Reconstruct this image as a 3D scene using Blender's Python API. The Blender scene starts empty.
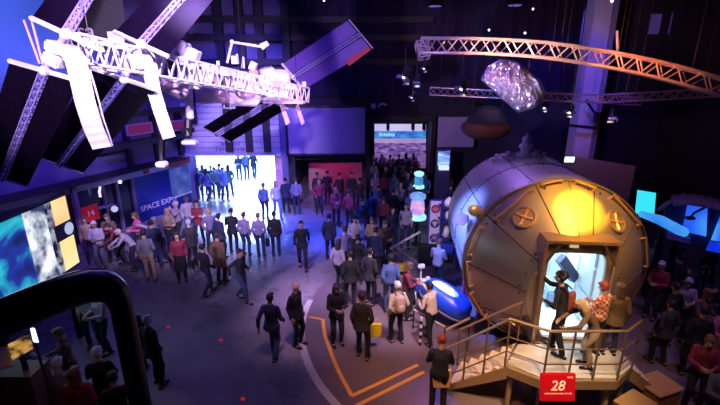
import bpy, bmesh, math, random
from mathutils import Vector as V, Matrix as M, Euler
from math import sin, cos, pi, radians as R
random.seed(7)
S = bpy.context.scene
COL = S.collection

# ------------------------------------------------------------------ camera
H, F, PT = 6.5, 420.0, R(17.5)
cam = bpy.data.cameras.new('camera'); cam.sensor_width = 36; cam.lens = 36*F/720; cam.clip_end = 200; cam.clip_start = .05
co = bpy.data.objects.new('camera', cam); COL.objects.link(co)
co.location = (0, 0, H); co.rotation_euler = (pi/2-PT, 0, 0); S.camera = co

def P(px, py, d):                                   # photo pixel + distance along the view axis -> place in the hall
    u = (202.5-py)/F*d
    return V(((px-360)/F*d, d*cos(PT)+u*sin(PT), H-d*sin(PT)+u*cos(PT)))
def ray(px, py): return P(px, py, 1.0)-V((0, 0, H))
def G(px, py, z=0.0):                               # ... on the level z
    r = ray(px, py); t = (z-H)/r.z; return V((0, 0, H))+r*t
def PY(px, py, Y):                                  # ... on the upright plane y = Y
    r = ray(px, py); return V((0, 0, H))+r*(Y/r.y)
def PP(px, py, A, n):                               # ... on any plane
    r = ray(px, py); o = V((0, 0, H)); return o+r*((A-o).dot(n)/r.dot(n))

# ------------------------------------------------------------------ world, lights, exposure
S.view_settings.view_transform = 'Standard'; S.view_settings.look = 'None'
S.view_settings.gamma = 1; S.view_settings.use_curve_mapping = False; S.view_settings.exposure = 0.0
w = bpy.data.worlds.new('daylight'); S.world = w; w.use_nodes = True
bg = w.node_tree.nodes['Background']; bg.inputs[0].default_value = (.24, .42, 1, 1); bg.inputs[1].default_value = 12.0

def lamp(kind, name, loc, to, col, power, size=.3, angle=60, blend=.6, size_y=None, spread=None):
    l = bpy.data.lights.new(name, kind); l.color = col; l.energy = power
    o = bpy.data.objects.new(name, l); COL.objects.link(o); o.location = loc
    if to is not None: o.rotation_euler = (V(to)-V(loc)).to_track_quat('-Z', 'Y').to_euler()
    if kind == 'SPOT': l.spot_size = R(angle); l.spot_blend = blend; l.shadow_soft_size = size
    elif kind == 'AREA':
        l.size = size
        if size_y: l.shape = 'RECTANGLE'; l.size_y = size_y
        if spread: l.spread = R(spread)
    else: l.shadow_soft_size = size
    return o
VIO = (.13, .05, 1); WHV = (.74, .52, 1); WARM = (1, .50, .20)
# white-violet spots on the station model
lamp('SPOT', 'station_spot', (-.5, 2.5, 9.6), P(190, 80, 10), WHV, 11000, .25, 42)
lamp('SPOT', 'station_spot', (-7.0, 1.5, 8.0), P(85, 90, 7.2), WHV, 4200, .25, 50)
lamp('SPOT', 'station_spot', (.5, 8.0, 6.0), P(270, 85, 12.5), (.85, .5, 1), 1500, .25, 40)
lamp('SPOT', 'array_spot', (1.5, 8, 6.4), P(322, 58, 13.2), (.26, .12, 1), 420, .2, 22)
# violet wash over the hall
lamp('AREA', 'hall_wash', (-2.5, 11, 10.2), (-2, 12.5, 0), VIO, 150, 7, size_y=6)
lamp('SPOT', 'floor_wash', (-3.5, 8.5, 10), (-2.6, 12.4, 0), (.56, .36, 1), 9500, .4, 32, 1)
lamp('SPOT', 'floor_wash', (-.5, 6, 10), (-1.3, 10.2, 0), (.80, .46, .70), 2600, .4, 26, 1)
lamp('SPOT', 'floor_wash', (2.2, 6, 10), (.9, 10.6, 0), (.95, .68, .90), 6500, .3, 24, .9)
lamp('SPOT', 'floor_glow_fill', (-1.0, 14.5, 10), G(308, 232), (.02, .07, 1), 15000, .4, 40, 1)  # added blue spot standing in for the entrance glow across the floor
lamp('SPOT', 'wall_wash', (-5, 13.5, 9.2), (-5.2, 20.4, 4.2), (.14, .09, 1), 3600, .4, 62, .9)
lamp('SPOT', 'screen_wash', (-1.5, 14.5, 8.6), (-1.7, 19.9, 3.6), (.20, .08, 1), 420, .3, 34, .7)
lamp('SPOT', 'wall_wash', (-7.5, 9, 9.0), (-11.0, 15.5, 3.0), (.20, .10, 1), 2300, .4, 66, .9)
lamp('SPOT', 'wall_glow', (-7.5, 5.6, 9.0), PP(36, 42, V((-9, 20.6, 0)), V((cos(R(24)), -sin(R(24)), 0))), (.16, .36, 1), 12000, .3, 30, 1)
lamp('SPOT', 'column_wash', (7.2, 14.0, 8.2), (8.6, 17.8, 6.2), (.10, .07, 1), 900, .4, 60, .8)
lamp('SPOT', 'panel_wash', (8.2, 13.0, 8.2), (8.9, 17.3, 2.6), (.30, .16, 1), 300, .4, 40, .8)
# warm spots on the module
lamp('SPOT', 'module_spot', (4.9, 4.4, 9.8), (4.60, 8.15, 3.85), (1, .62, .02), 26000, .05, 9.5, .8)
lamp('SPOT', 'module_spot', (4.9, 4.4, 9.8), (4.7, 8.1, 3.6), (1, .48, .04), 4800, .10, 25, .9)
lamp('SPOT', 'module_fill', (3.4, 2.8, 9.8), (4.2, 7.6, 2.2), (1, .56, .46), 1300, .35, 40, .9)
lamp('SPOT', 'module_blue', (.2, 9.6, 5.6), (2.5, 10.2, 2.6), (.14, .24, 1), 6500, .2, 40, .8)
lamp('SPOT', 'module_top', (3.2, 14.5, 8.6), (3.9, 11.2, 4.2), (.40, .20, 1), 900, .3, 46, .8)
lamp('SPOT', 'stair_spot', (3.2, 3.4, 9.8), (3.6, 6.7, .9), (1, .70, .34), 4000, .25, 24, .9)
lamp('SPOT', 'floor_amber', (.2, 3.2, 9.6), (1.5, 7.8, 0), (1, .46, .18), 3000, .4, 30, 1)
lamp('SPOT', 'crowd_fill', (7.5, 6.5, 9.6), (7.2, 9.6, 0), (.50, .26, .85), 700, .3, 50, .9)  # violet fill added to lift the dark crowd at the right
# red corner
lamp('SPOT', 'red_spot', (-.9, 17.2, 5.2), (-1.2, 19.0, .4), (1, .02, .08), 200, .2, 50, .9)
sun = bpy.data.lights.new('daylight_sun', 'SUN'); sun.color = (.24, .38, 1); sun.energy = 22; sun.angle = R(16)
so = bpy.data.objects.new('daylight_sun', sun); COL.objects.link(so); so.location = (-8, 30, 12); so.rotation_euler = V((.22, -1, -.62)).to_track_quat('-Z', 'Y').to_euler()
# ------------------------------------------------------------------ materials
MATS = {}
def mat(name, col, rough=.55, metal=0, emit=None, es=0, var=.12, scale=6, bump=0, spec=None, alpha=None, trans=0):
    if name in MATS: return MATS[name]
    m = bpy.data.materials.new(name); m.use_nodes = True; nt = m.node_tree; b = nt.nodes['Principled BSDF']
    b.inputs['Roughness'].default_value = rough; b.inputs['Metallic'].default_value = metal
    tc = nt.nodes.new('ShaderNodeTexCoord'); nz = nt.nodes.new('ShaderNodeTexNoise'); nz.inputs['Scale'].default_value = scale; nz.inputs['Detail'].default_value = 4
    nt.links.new(tc.outputs['Object'], nz.inputs['Vector'])
    mx = nt.nodes.new('ShaderNodeMix'); mx.data_type = 'RGBA'
    mx.inputs['A'].default_value = tuple(c*(1-var) for c in col)+(1,); mx.inputs['B'].default_value = tuple(min(1, c*(1+var)) for c in col)+(1,)
    nt.links.new(nz.outputs['Fac'], mx.inputs['Factor']); nt.links.new(mx.outputs['Result'], b.inputs['Base Color'])
    if bump:
        bp = nt.nodes.new('ShaderNodeBump'); bp.inputs['Strength'].default_value = bump; bp.inputs['Distance'].default_value = .02
        nt.links.new(nz.outputs['Fac'], bp.inputs['Height']); nt.links.new(bp.outputs['Normal'], b.inputs['Normal'])
    if emit: b.inputs['Emission Color'].default_value = (*emit, 1); b.inputs['Emission Strength'].default_value = es
    if spec is not None: b.inputs['Specular IOR Level'].default_value = spec
    if trans: b.inputs['Transmission Weight'].default_value = trans
    MATS[name] = m; return m
def ramp_mat(name, stops, scale, detail=6, kind='noise', emit=0, rough=.5, thr=None, coord='Object', stretch=(1, 1, 1), dist=0):
    m = bpy.data.materials.new(name); m.use_nodes = True; nt = m.node_tree; b = nt.nodes['Principled BSDF']; b.inputs['Roughness'].default_value = rough
    tc = nt.nodes.new('ShaderNodeTexCoord'); mp = nt.nodes.new('ShaderNodeMapping'); mp.inputs['Scale'].default_value = stretch
    nt.links.new(tc.outputs[coord], mp.inputs['Vector'])
    if kind == 'noise':
        t = nt.nodes.new('ShaderNodeTexNoise'); t.inputs['Scale'].default_value = scale; t.inputs['Detail'].default_value = detail; t.inputs['Distortion'].default_value = dist; out = t.outputs['Fac']
        nt.links.new(mp.outputs[0], t.inputs['Vector'])
    elif kind == 'wave':
        t = nt.nodes.new('ShaderNodeTexWave'); t.inputs['Scale'].default_value = scale; t.inputs['Distortion'].default_value = dist; out = t.outputs['Fac']
        nt.links.new(mp.outputs[0], t.inputs['Vector'])
    elif kind == 'z':
        t = nt.nodes.new('ShaderNodeSeparateXYZ'); nt.links.new(mp.outputs[0], t.inputs[0]); out = t.outputs[2]
    r = nt.nodes.new('ShaderNodeValToRGB'); r.color_ramp.elements[0].position = stops[0][0]; r.color_ramp.elements[0].color = (*stops[0][1], 1)
    r.color_ramp.elements[1].position = stops[-1][0]; r.color_ramp.elements[1].color = (*stops[-1][1], 1)
    for p, c in stops[1:-1]: e = r.color_ramp.elements.new(p); e.color = (*c, 1)
    nt.links.new(out, r.inputs[0])
    if emit:
        nt.links.new(r.outputs[0], b.inputs['Emission Color']); b.inputs['Emission Strength'].default_value = emit; b.inputs['Base Color'].default_value = (.01, .01, .01, 1)
    else: nt.links.new(r.outputs[0], b.inputs['Base Color'])
    MATS[name] = m; return m

black = mat('black_paint', (.012, .012, .016), .45)
softblack = mat('black_cloth', (.01, .01, .014), .9)
steel = mat('brushed_steel', (.55, .55, .58), .3, .9)
alu = mat('truss_aluminium', (.75, .74, .78), .28, .9)
white = mat('white_paint', (.8, .8, .82), .45)
solar = None

# ------------------------------------------------------------------ mesh helpers
class MB:
    def __init__(s): s.bm = bmesh.new()
    def _add(s, bm2): 
        me = bpy.data.meshes.new('t'); bm2.to_mesh(me); bm2.free(); s.bm.from_mesh(me); bpy.data.meshes.remove(me)
    def box(s, c, size, rot=None, bev=0):
        b = bmesh.new(); bmesh.ops.create_cube(b, size=1)
        bmesh.ops.scale(b, vec=V(size), verts=b.verts)
        if bev: bmesh.ops.bevel(b, geom=b.edges[:], offset=bev, segments=2, affect='EDGES')
        mt = M.Translation(V(c)) @ ((rot.to_4x4() if rot else M.Identity(4)))
        bmesh.ops.transform(b, matrix=mt, verts=b.verts); s._add(b); return s
    def b2(s, lo, hi, bev=0):
        lo, hi = V(lo), V(hi); return s.box((lo+hi)/2, hi-lo, None, bev)
    def tube(s, a, b_, r, r2=None, n=8, caps=True):
        a, b_ = V(a), V(b_); d = b_-a
        if d.length < 1e-6: return s
        b = bmesh.new(); bmesh.ops.create_cone(b, cap_ends=caps, segments=n, radius1=r, radius2=r if r2 is None else r2, depth=d.length)
        bmesh.ops.transform(b, matrix=M.Translation((a+b_)/2) @ d.to_track_quat('Z', 'Y').to_matrix().to_4x4(), verts=b.verts); s._add(b); return s
    def path(s, pts, r, n=8):
        for i in range(len(pts)-1): s.tube(pts[i], pts[i+1], r, n=n)
        for p in pts[1:-1]: s.ball(p, r*1.02, n=6)
        return s
    def ball(s, c, r, n=10, sc=None):
        b = bmesh.new(); bmesh.ops.create_uvsphere(b, u_segments=n+2, v_segments=n, radius=1)
        rr = V((r, r, r)) if not hasattr(r, '__len__') else V(r)
        bmesh.ops.scale(b, vec=rr, verts=b.verts); bmesh.ops.translate(b, vec=V(c), verts=b.verts); s._add(b); return s
    def hull(s, pts):
        b = bmesh.new()
        for p in pts: b.verts.new(V(p))
        bmesh.ops.convex_hull(b, input=b.verts[:]); 
        s._add(b); return s
    def seg(s, a, ra, b_, rb, n=8):                   # convex hull of two ellipsoids
        b = bmesh.new()
        for c, r in ((a, ra), (b_, rb)):
            rr = V((r, r, r)) if not hasattr(r, '__len__') else V(r)
            g = bmesh.ops.create_icosphere(b, subdivisions=2, radius=1)
            bmesh.ops.scale(b, vec=rr, verts=g['verts']); bmesh.ops.translate(b, vec=V(c), verts=g['verts'])
        o = bmesh.ops.convex_hull(b, input=b.verts[:])
        gi = [v for v in o['geom_interior'] if isinstance(v, bmesh.types.BMVert)]
        bmesh.ops.delete(b, geom=gi, context='VERTS')
        bmesh.ops.delete(b, geom=[f for f in b.faces if f not in set(x for x in o['geom'] if isinstance(x, bmesh.types.BMFace))], context='FACES_ONLY') if False else None
        s._add(b); return s
    def slab(s, quad, th):                            # polygon (3D points) given thickness along its normal
        q = [V(p) for p in quad]; n = (q[1]-q[0]).cross(q[2]-q[1]).normalized()*th/2
        b = bmesh.new(); A = [b.verts.new(p+n) for p in q]; B = [b.verts.new(p-n) for p in q]
        b.faces.new(A); b.faces.new(B[::-1]); k = len(q)
        for i in range(k): b.faces.new((A[i], B[i], B[(i+1) % k], A[(i+1) % k]))
        s._add(b); return s
    def loft(s, rings, close=True, cap=True):
        b = bmesh.new(); vs = [[b.verts.new(V(p)) for p in r] for r in rings]
        for i in range(len(vs)-1):
            k = len(vs[i])
            for j in range(k if close else k-1): b.faces.new((vs[i][j], vs[i][(j+1) % k], vs[i+1][(j+1) % k], vs[i+1][j]))
        if cap: b.faces.new(vs[0][::-1]); b.faces.new(vs[-1])
        s._add(b); return s
    def lathe(s, prof, axis='Z', at=(0, 0, 0), n=24, caps=True):
        rings = []
        for r, z in prof:
            ring = []
            for i in range(n):
                a = 2*pi*i/n; p = (r*cos(a), r*sin(a), z)
                if axis == 'Y': p = (r*cos(a), z, r*sin(a))
                ring.append(V(p)+V(at))
            rings.append(ring)
        return s.loft(rings, True, caps)
    def beam(s, a, b_, w_, h_, up=(0, 0, 1)):
        a, b_ = V(a), V(b_); d = (b_-a); y = d.normalized(); x = y.cross(V(up)).normalized(); z = x.cross(y)
        rot = M((x, y, z)).transposed()
        return s.box((a+b_)/2, (w_, d.length, h_), rot)
    def truss(s, pts, wd, r, steps=None, rd=None, up=(0, 0, 1), tri=False):
        pts = [V(p) for p in pts]; rd = rd or r*.5
        off = [(-.5, .5), (.5, .5), (.5, -.5), (-.5, -.5)] if not tri else [(-.5, .3), (.5, .3), (0, -.57)]
        rings = []
        for i, p in enumerate(pts):
            d = (pts[min(i+1, len(pts)-1)]-pts[max(i-1, 0)]).normalized(); x = d.cross(V(up)).normalized(); z = x.cross(d)
            rings.append([p+x*a*wd+z*c*wd for a, c in off])
        k = len(off)
        for i in range(len(rings)-1):
            for j in range(k):
                s.tube(rings[i][j], rings[i+1][j], r, n=6)
                mid = (rings[i][(j+1) % k]+rings[i+1][(j+1) % k])/2
                s.tube(rings[i][j], mid, rd, n=5); s.tube(mid, rings[i+1][j], rd, n=5)
        for rg in (rings[0], rings[-1]):
            for j in range(k): s.tube(rg[j], rg[(j+1) % k], rd, n=5)
        return s
    def text(s, txt, size, mt, depth=.01):
        c = bpy.data.curves.new('t', 'FONT'); c.body = txt; c.size = size; c.extrude = depth; c.align_x = 'CENTER'; c.align_y = 'CENTER'
        o = bpy.data.objects.new('t', c); COL.objects.link(o); dg = bpy.context.evaluated_depsgraph_get()
        me = bpy.data.meshes.new_from_object(o.evaluated_get(dg)); me.transform(mt); s.bm.from_mesh(me)
        bpy.data.objects.remove(o); bpy.data.meshes.remove(me); return s
    def marks(s, n_, w_, h_, mt, depth=.01, seed=1):   # a row of small letter-like strokes, too small to read in the photo
        rg = random.Random(seed); b = MB(); st = w_/n_
        for i in range(n_):
            x = -w_/2+st*(i+.5); b.box((x-st*.22, 0, 0), (st*.2, h_, depth))
            if rg.random() < .7: b.box((x, h_*rg.choice((-.4, 0, .4)), 0), (st*.5, h_*.18, depth))
            if rg.random() < .5: b.box((x+st*.22, 0, 0), (st*.18, h_*.9, depth))
        bmesh.ops.transform(b.bm, matrix=mt, verts=b.bm.verts); s._add(b.bm); return s
    def mesh(s, name, m=None, smooth=False):
        me = bpy.data.meshes.new(name); bmesh.ops.recalc_face_normals(s.bm, faces=s.bm.faces[:]); s.bm.to_mesh(me); s.bm.free()
        if m: me.materials.append(m)
        if smooth:
            for p in me.polygons: p.use_smooth = True
        return me
    def build(s, name, m, parent=None, smooth=False):
        o = bpy.data.objects.new(name, s.mesh(name, m, smooth)); COL.objects.link(o)
        if parent: 
            o.parent = parent; o.matrix_parent_inverse = wm(parent).inverted()
        return o
def wm(o):
    m = M.LocRotScale(o.location, o.rotation_euler, o.scale)
    return (wm(o.parent) @ o.matrix_parent_inverse @ m) if o.parent else m
def tag(o, label, cat, group=None, kind=None):
    o['label'] = label; o['category'] = cat
    if group: o['group'] = group
    if kind: o['kind'] = kind
    return o
def empty(name, loc, label, cat, group=None, rz=0):
    o = bpy.data.objects.new(name, None); COL.objects.link(o); o.location = loc; o.rotation_euler = (0, 0, rz); o.empty_display_size = .1
    return tag(o, label, cat, group)
def structure(o): o['kind'] = 'structure'; return o
def edge_smooth(o, ang=35):
    for p in o.data.polygons: p.use_smooth = True
    bm = bmesh.new(); bm.from_mesh(o.data); 
    for e in bm.edges:
        if len(e.link_faces) == 2 and e.calc_face_angle(0) > R(ang): e.smooth = False
    bm.to_mesh(o.data); bm.free(); return o
def copy_tree(o, parent=None):
    c = o.copy(); COL.objects.link(c); c.parent = parent
    for ch in list(o.children): copy_tree(ch, c)
    return c
# ------------------------------------------------------------------ the hall
def floor_mat():
    m = bpy.data.materials.new('polished_floor'); m.use_nodes = True; nt = m.node_tree; b = nt.nodes['Principled BSDF']
    tc = nt.nodes.new('ShaderNodeTexCoord')
    n1 = nt.nodes.new('ShaderNodeTexNoise'); n1.inputs['Scale'].default_value = .45; n1.inputs['Detail'].default_value = 5
    n2 = nt.nodes.new('ShaderNodeTexNoise'); n2.inputs['Scale'].default_value = 2.2; n2.inputs['Detail'].default_value = 3
    for n in (n1, n2): nt.links.new(tc.outputs['Object'], n.inputs['Vector'])
    r = nt.nodes.new('ShaderNodeValToRGB'); r.color_ramp.elements[0].position = .35; r.color_ramp.elements[0].color = (.17, .15, .16, 1)
    r.color_ramp.elements[1].position = .68; r.color_ramp.elements[1].color = (.40, .35, .37, 1); nt.links.new(n1.outputs['Fac'], r.inputs[0])
    mx = nt.nodes.new('ShaderNodeMix'); mx.data_type = 'RGBA'; mx.blend_type = 'MULTIPLY'; mx.inputs['Factor'].default_value = .12
    nt.links.new(r.outputs[0], mx.inputs['A']); nt.links.new(n2.outputs['Color'], mx.inputs['B']); nt.links.new(mx.outputs['Result'], b.inputs['Base Color'])
    mr = nt.nodes.new('ShaderNodeMapRange'); mr.inputs['To Min'].default_value = .20; mr.inputs['To Max'].default_value = .38
    nt.links.new(n2.outputs['Fac'], mr.inputs['Value']); nt.links.new(mr.outputs[0], b.inputs['Roughness'])
    return m
YB = 20.5
xA, xB = PY(191, 190, YB).x, PY(283.5, 190, YB).x
zE = PY(236, 154, YB).z
x288, x370, x429 = PY(289, 180, YB).x, PY(369, 160, YB).x, PY(431, 160, YB).x
zR, zV = PY(330, 160, YB).z, PY(400, 120, YB).z
XR, ZC = 14.0, 11.0
structure(MB().b2((-22, -4.3, -.2), (XR+.3, 32, 0)).build('floor', floor_mat()))
pave = mat('outdoor_paving', (.80, .82, .86), .9, var=.06, scale=1.5)
structure(MB().b2((-60, 32, -.2), (60, 90, 0)).build('ground', pave))
o = MB().b2((-22, YB+.3, -.0), (x288-.2, 32, .012)).build('ground', pave); structure(o)
wallm = mat('hall_wall_paint', (.15, .13, .34), .8, var=.15, scale=.8)  # blue of the hall light put into the paint colour
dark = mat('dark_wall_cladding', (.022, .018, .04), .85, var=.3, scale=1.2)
ceilm = mat('ceiling_decking', (.03, .028, .045), .9, var=.4, scale=1.5)
structure(MB().b2((-22, -4.3, ZC), (XR+.3, YB+.3, ZC+.2)).build('ceiling', ceilm))
wb = MB()
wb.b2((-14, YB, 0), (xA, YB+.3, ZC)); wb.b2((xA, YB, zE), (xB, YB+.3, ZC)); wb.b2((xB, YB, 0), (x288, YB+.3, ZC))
structure(wb.build('wall_back', wallm))
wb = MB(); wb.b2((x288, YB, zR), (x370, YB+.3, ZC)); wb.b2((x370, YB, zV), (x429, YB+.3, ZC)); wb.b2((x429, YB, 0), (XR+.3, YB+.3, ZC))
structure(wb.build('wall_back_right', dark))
# left wall runs in at a slant
A = V((xA-.05, YB+.1, 0)); U = V((-sin(R(24)), -cos(R(24)), 0)); N = V((cos(R(24)), -sin(R(24)), 0))
def LW(s, z, out=0): return A+U*s+N*out+V((0, 0, z))
def W(px, py, out=0):
    p = PP(px, py, A+N*out, N); return ((p-A).dot(U), p.z)
def lbox(mb, s0, s1, z0, z1, o0, o1):
    c = LW((s0+s1)/2, (z0+z1)/2, (o0+o1)/2); rot = M((U, N, V((0, 0, 1)))).transposed()
    mb.box(c, (abs(s1-s0), abs(o1-o0), abs(z1-z0)), rot); return mb
structure(lbox(MB(), -.6, 28, 0, ZC, -.3, 0).build('wall_left', wallm))
structure(MB().b2((XR, -4.3, 0), (XR+.3, YB+.3, ZC)).build('wall_right', dark))
structure(MB().b2((-22, -4.6, 0), (XR+.3, -4.3, ZC)).build('wall_front', dark))
# annex behind the back wall
AY = 29.0; zA = zV+.4
wa = MB(); wa.b2((x288-.2, YB+.3, 0), (x288, AY, zA)); wa.b2((x288-.2, AY, 0), (x429+.9, AY+.2, zA)); wa.b2((x429+.7, YB+.3, 0), (x429+.9, AY, zA))
wa.b2((x288-.2, YB+.3, zA), (x429+.9, AY+.2, zA+.2)); structure(wa.build('wall_annex', dark))

# columns and girts standing in front of the upper back wall
girt = mat('girt_steel', (.02, .02, .035), .6)
zt = lambda py: PY(260, py, YB-.2).z
for i, px in enumerate((187, 222, 243, 262, 287)):
    x = PY(px, 60, YB-.15).x; z0 = zE+.15 if px != 287 else 0
    tag(MB().b2((x-.16, YB-.3, z0 if px > 190 else zE+1.5), (x+.16, YB, ZC)).build('wall_column', girt),
        ['dark steel upright nearest the slanted left wall', 'dark steel upright just left of the robot arm', 'dark steel upright behind the robot arm tip',
         'dark steel upright right of the robot arm', 'dark full height column between entrance and hanging screen'][i], 'column')
xs = PY(187, 60, YB).x
for i, py in enumerate((20, 38, 62)):
    z = zt(py); tag(MB().b2((xs-3.5, YB-.45, z-.13), (PY(430, 60, YB).x, YB-.3, z+.13)).build('wall_girt', girt),
        ['topmost dark girt across the back wall', 'middle dark girt across the back wall', 'lowest dark girt across the back wall'][i], 'beam')
# dark drape over the right half of the upper back wall
dr = MB(); x0, x1 = PY(300, 60, YB).x, PY(560, 60, YB).x; k = 90; ring = [(x0+(x1-x0)*i/k, YB-.14+.05*sin(i*1.3)) for i in range(k+1)]
dr.loft([[V((x, y, z)) for x, y in ring]+[V((x1, YB-.02, z)), V((x0, YB-.02, z))] for z in (zV+1.15, ZC-.05)])
tag(dr.build('curtain', mat('night_blue_drape', (.025, .018, .07), .95)), 'pleated dark blue drape high on the back wall', 'curtain')
# roller shutter over the entrance
sh = MB(); z = zE+.05; zs = PY(240, 103, YB).z
while z < zs: sh.b2((xA+.02, YB-.12, z), (xB-.02, YB-.04, min(z+.26, zs)), .02); z += .28
rs = empty('roller_shutter', (xA+2, YB, zE), 'ribbed violet roller shutter panel above the bright entrance', 'shutter')
sh.build('shutter_slats', mat('shutter_paint', (.50, .48, .62), .5), rs)
MB().b2((xA, YB-.2, zE-.06), (xB, YB-.02, zE+.05)).build('bottom_rail', mat('rail_paint', (.6, .6, .7), .5), rs)
tm = M.Translation(PY(231, 143.5, YB-.13)) @ M.Rotation(pi/2, 4, 'X')
MB().marks(6, 1.0, .20, tm).build('lettering', mat('sign_navy', (.05, .05, .3), .6), rs)
tm = M.Translation(PY(231, 149.5, YB-.13)) @ M.Rotation(pi/2, 4, 'X')
MB().marks(10, 1.5, .17, tm, seed=2).build('lettering', MATS['sign_navy'], rs)
# entrance: side jambs and the lit fabric wall outside
jm = MB(); jm.b2((xB-.42, YB+.31, 0), (xB-.02, YB+.36, zE-.05)); 
tag(jm.build('entrance_banner', mat('pink_print', (.75, .35, .55), .7, var=.5, scale=7)), 'narrow pink patterned banner on the right side of entrance', 'banner')

# projection screen
sc = empty('projection_screen', PY(328, 154, YB-.6), 'wide blank violet projection screen hanging on back wall', 'screen')
p0, p1 = PY(289, 153.5, YB-.6), PY(365, 107.5, YB-.6)
MB().b2((p0.x, YB-.62, p0.z), (p1.x, YB-.58, p1.z)).build('screen_cloth', mat('screen_cloth', (.36, .28, .50), .9, var=.04), sc)
fr = MB()
for lo, hi in (((p0.x-.1, p0.z-.1), (p1.x+.1, p0.z)), ((p0.x-.1, p1.z), (p1.x+.1, p1.z+.1)), ((p0.x-.1, p0.z), (p0.x, p1.z)), ((p1.x, p0.z), (p1.x+.1, p1.z))):
    fr.b2((lo[0], YB-.68, lo[1]), (hi[0], YB-.55, hi[1]))
fr.build('screen_frame', black, sc)
for sx in (p0.x+.3, p1.x-.3): MB().tube((sx, YB-.6, p1.z+.1), (sx, YB-.6, ZC), .02).build('hanging_wire', black, sc)

# red lit partition in the opening under the screen
a_, b_ = PY(311, 230, 23.0), PY(362, 163, 23.0)
tag(MB().b2((a_.x, 22.9, 0), (b_.x, 23.1, b_.z)).build('partition_panel', mat('partition_paint', (.62, .42, .55), .7)), 'plain partition lit red and violet under projection screen', 'partition')
lamp('SPOT', 'partition_spot', (a_.x+1.0, 21.2, 2.1), (a_.x+1.5, 23, 1.0), (1, .03, .2), 60, .1, 100, .9)
lamp('AREA', 'annex_lamp', ((x370+x429)/2, 24, zA-.15), ((x370+x429)/2, 24, 0), (.35, .22, 1), 60, 2.2)

# video wall in the annex
va, vb = PY(374.5, 168, 26.5), PY(426, 124, 26.5)
vw = empty('video_wall', ((va.x+vb.x)/2, 26.6, 0), 'large video wall showing a rocky plain under a blue band', 'screen')
MB().b2((va.x-.12, 26.52, va.z-.1), (vb.x+.12, 26.75, vb.z+.1)).build('casing', black, vw)
def emis(name, col, st, var=.15, scale=3): return mat(name, (.01, .01, .01), .3, emit=col, es=st)
def vband(y0, y1, m, x0=374.5, x1=426, d=0, nm='screen_image'):
    p, q = PY(x0, y1, 26.5-d), PY(x1, y0, 26.5-d); return MB().b2((p.x, 26.47-d, p.z), (q.x, 26.52-d, q.z)).build(nm, m, vw)
def vmat(name, stops, scale, st, stretch=(1, 1, 1), dist=0): return ramp_mat(name, stops, scale, 8, 'noise', st, stretch=stretch, dist=dist)
vband(124, 131, vmat('video_sky', [(.2, (.5, .45, .9)), (.8, (.75, .7, 1))], 1, .9))
vband(131, 138.5, vmat('video_band', [(.3, (.02, .08, .55)), (.7, (.08, .4, .9))], 1.4, .9, (1, 1, 3)))
vband(138.5, 143, vmat('video_haze', [(.3, (.45, .28, .70)), (.7, (.6, .42, .8))], 1, .75))
vband(143, 154, vmat('video_rocks', [(.35, (.05, .02, .22)), (.5, (.25, .12, .5)), (.7, (.5, .32, .7))], 3, .7, (1, 1, 4)))
vband(154, 168, vmat('video_ground', [(.35, (.16, .07, .35)), (.7, (.42, .26, .62))], 2, .6, (1, 1, 3)))
tm = M.Translation(PY(387, 135, 26.43)) @ M.Rotation(pi/2, 4, 'X')
MB().marks(7, 1.0, .18, tm, .01, 3).build('caption', emis('caption_glow', (.5, .9, 1), 1.2), vw)
for px in (388, 413, 424):
    p = PY(px, 125, 24.4); tag(MB().b2((p.x-.09, 24.3, p.z-.26), (p.x+.09, 24.5, zA)).b2((p.x-.05, 24.1, p.z-.3), (p.x+.05, 24.5, p.z-.2)).build('hanging_speaker', black),
        {388: 'left black speaker hanging before the video wall', 413: 'middle black speaker hanging before the video wall', 424: 'rightmost black speaker hanging before the video wall'}[px], 'speaker')
p = PY(378, 106, YB-.1)
tag(MB().box(p+V((-.22, 0, 0)), (.22, .04, .22)).loft([[p+V((x, -.02, z)), p+V((x, .02, z)), p+V((x, .02, z+.08)), p+V((x, -.02, z+.08))] for x, z in ((.0, -.1), (.1, .04), (.25, .07), (.42, .0))]).build('wall_lettering', mat('lettering_violet', (.5, .4, .8), .6)), 'faint violet lettering above the video room opening', 'sign')
o = MB().b2((x370-.15, YB-.25, 0), (x370+.05, YB, zV)).b2((x429-.1, YB-.25, 0), (x429+.1, YB, zV)).b2((x370-.15, YB-.25, zV-.05), (x429+.1, YB, zV+.2)).build('door_frame', black)
structure(o)
# dim screen to the right of the video room
p0, p1 = PY(437, 147, YB-.5), PY(476, 117, YB-.5)
sc = empty('projection_screen', (p0.x+1, YB-.5, p0.z), 'dim unlit screen right of the video room opening', 'screen')
MB().b2((p0.x, YB-.5, p0.z), (p1.x, YB-.46, p1.z)).build('screen_cloth', MATS['screen_cloth'], sc)
MB().b2((p0.x-.05, YB-.48, p1.z), (p1.x+.05, YB-.40, p1.z+.1)).build('screen_housing', black, sc)

for sx in (p0.x+.15, p1.x-.15): MB().tube((sx, YB-.44, p1.z+.1), (sx, YB-.44, ZC), .015).build('hanging_wire', black, sc)
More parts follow.
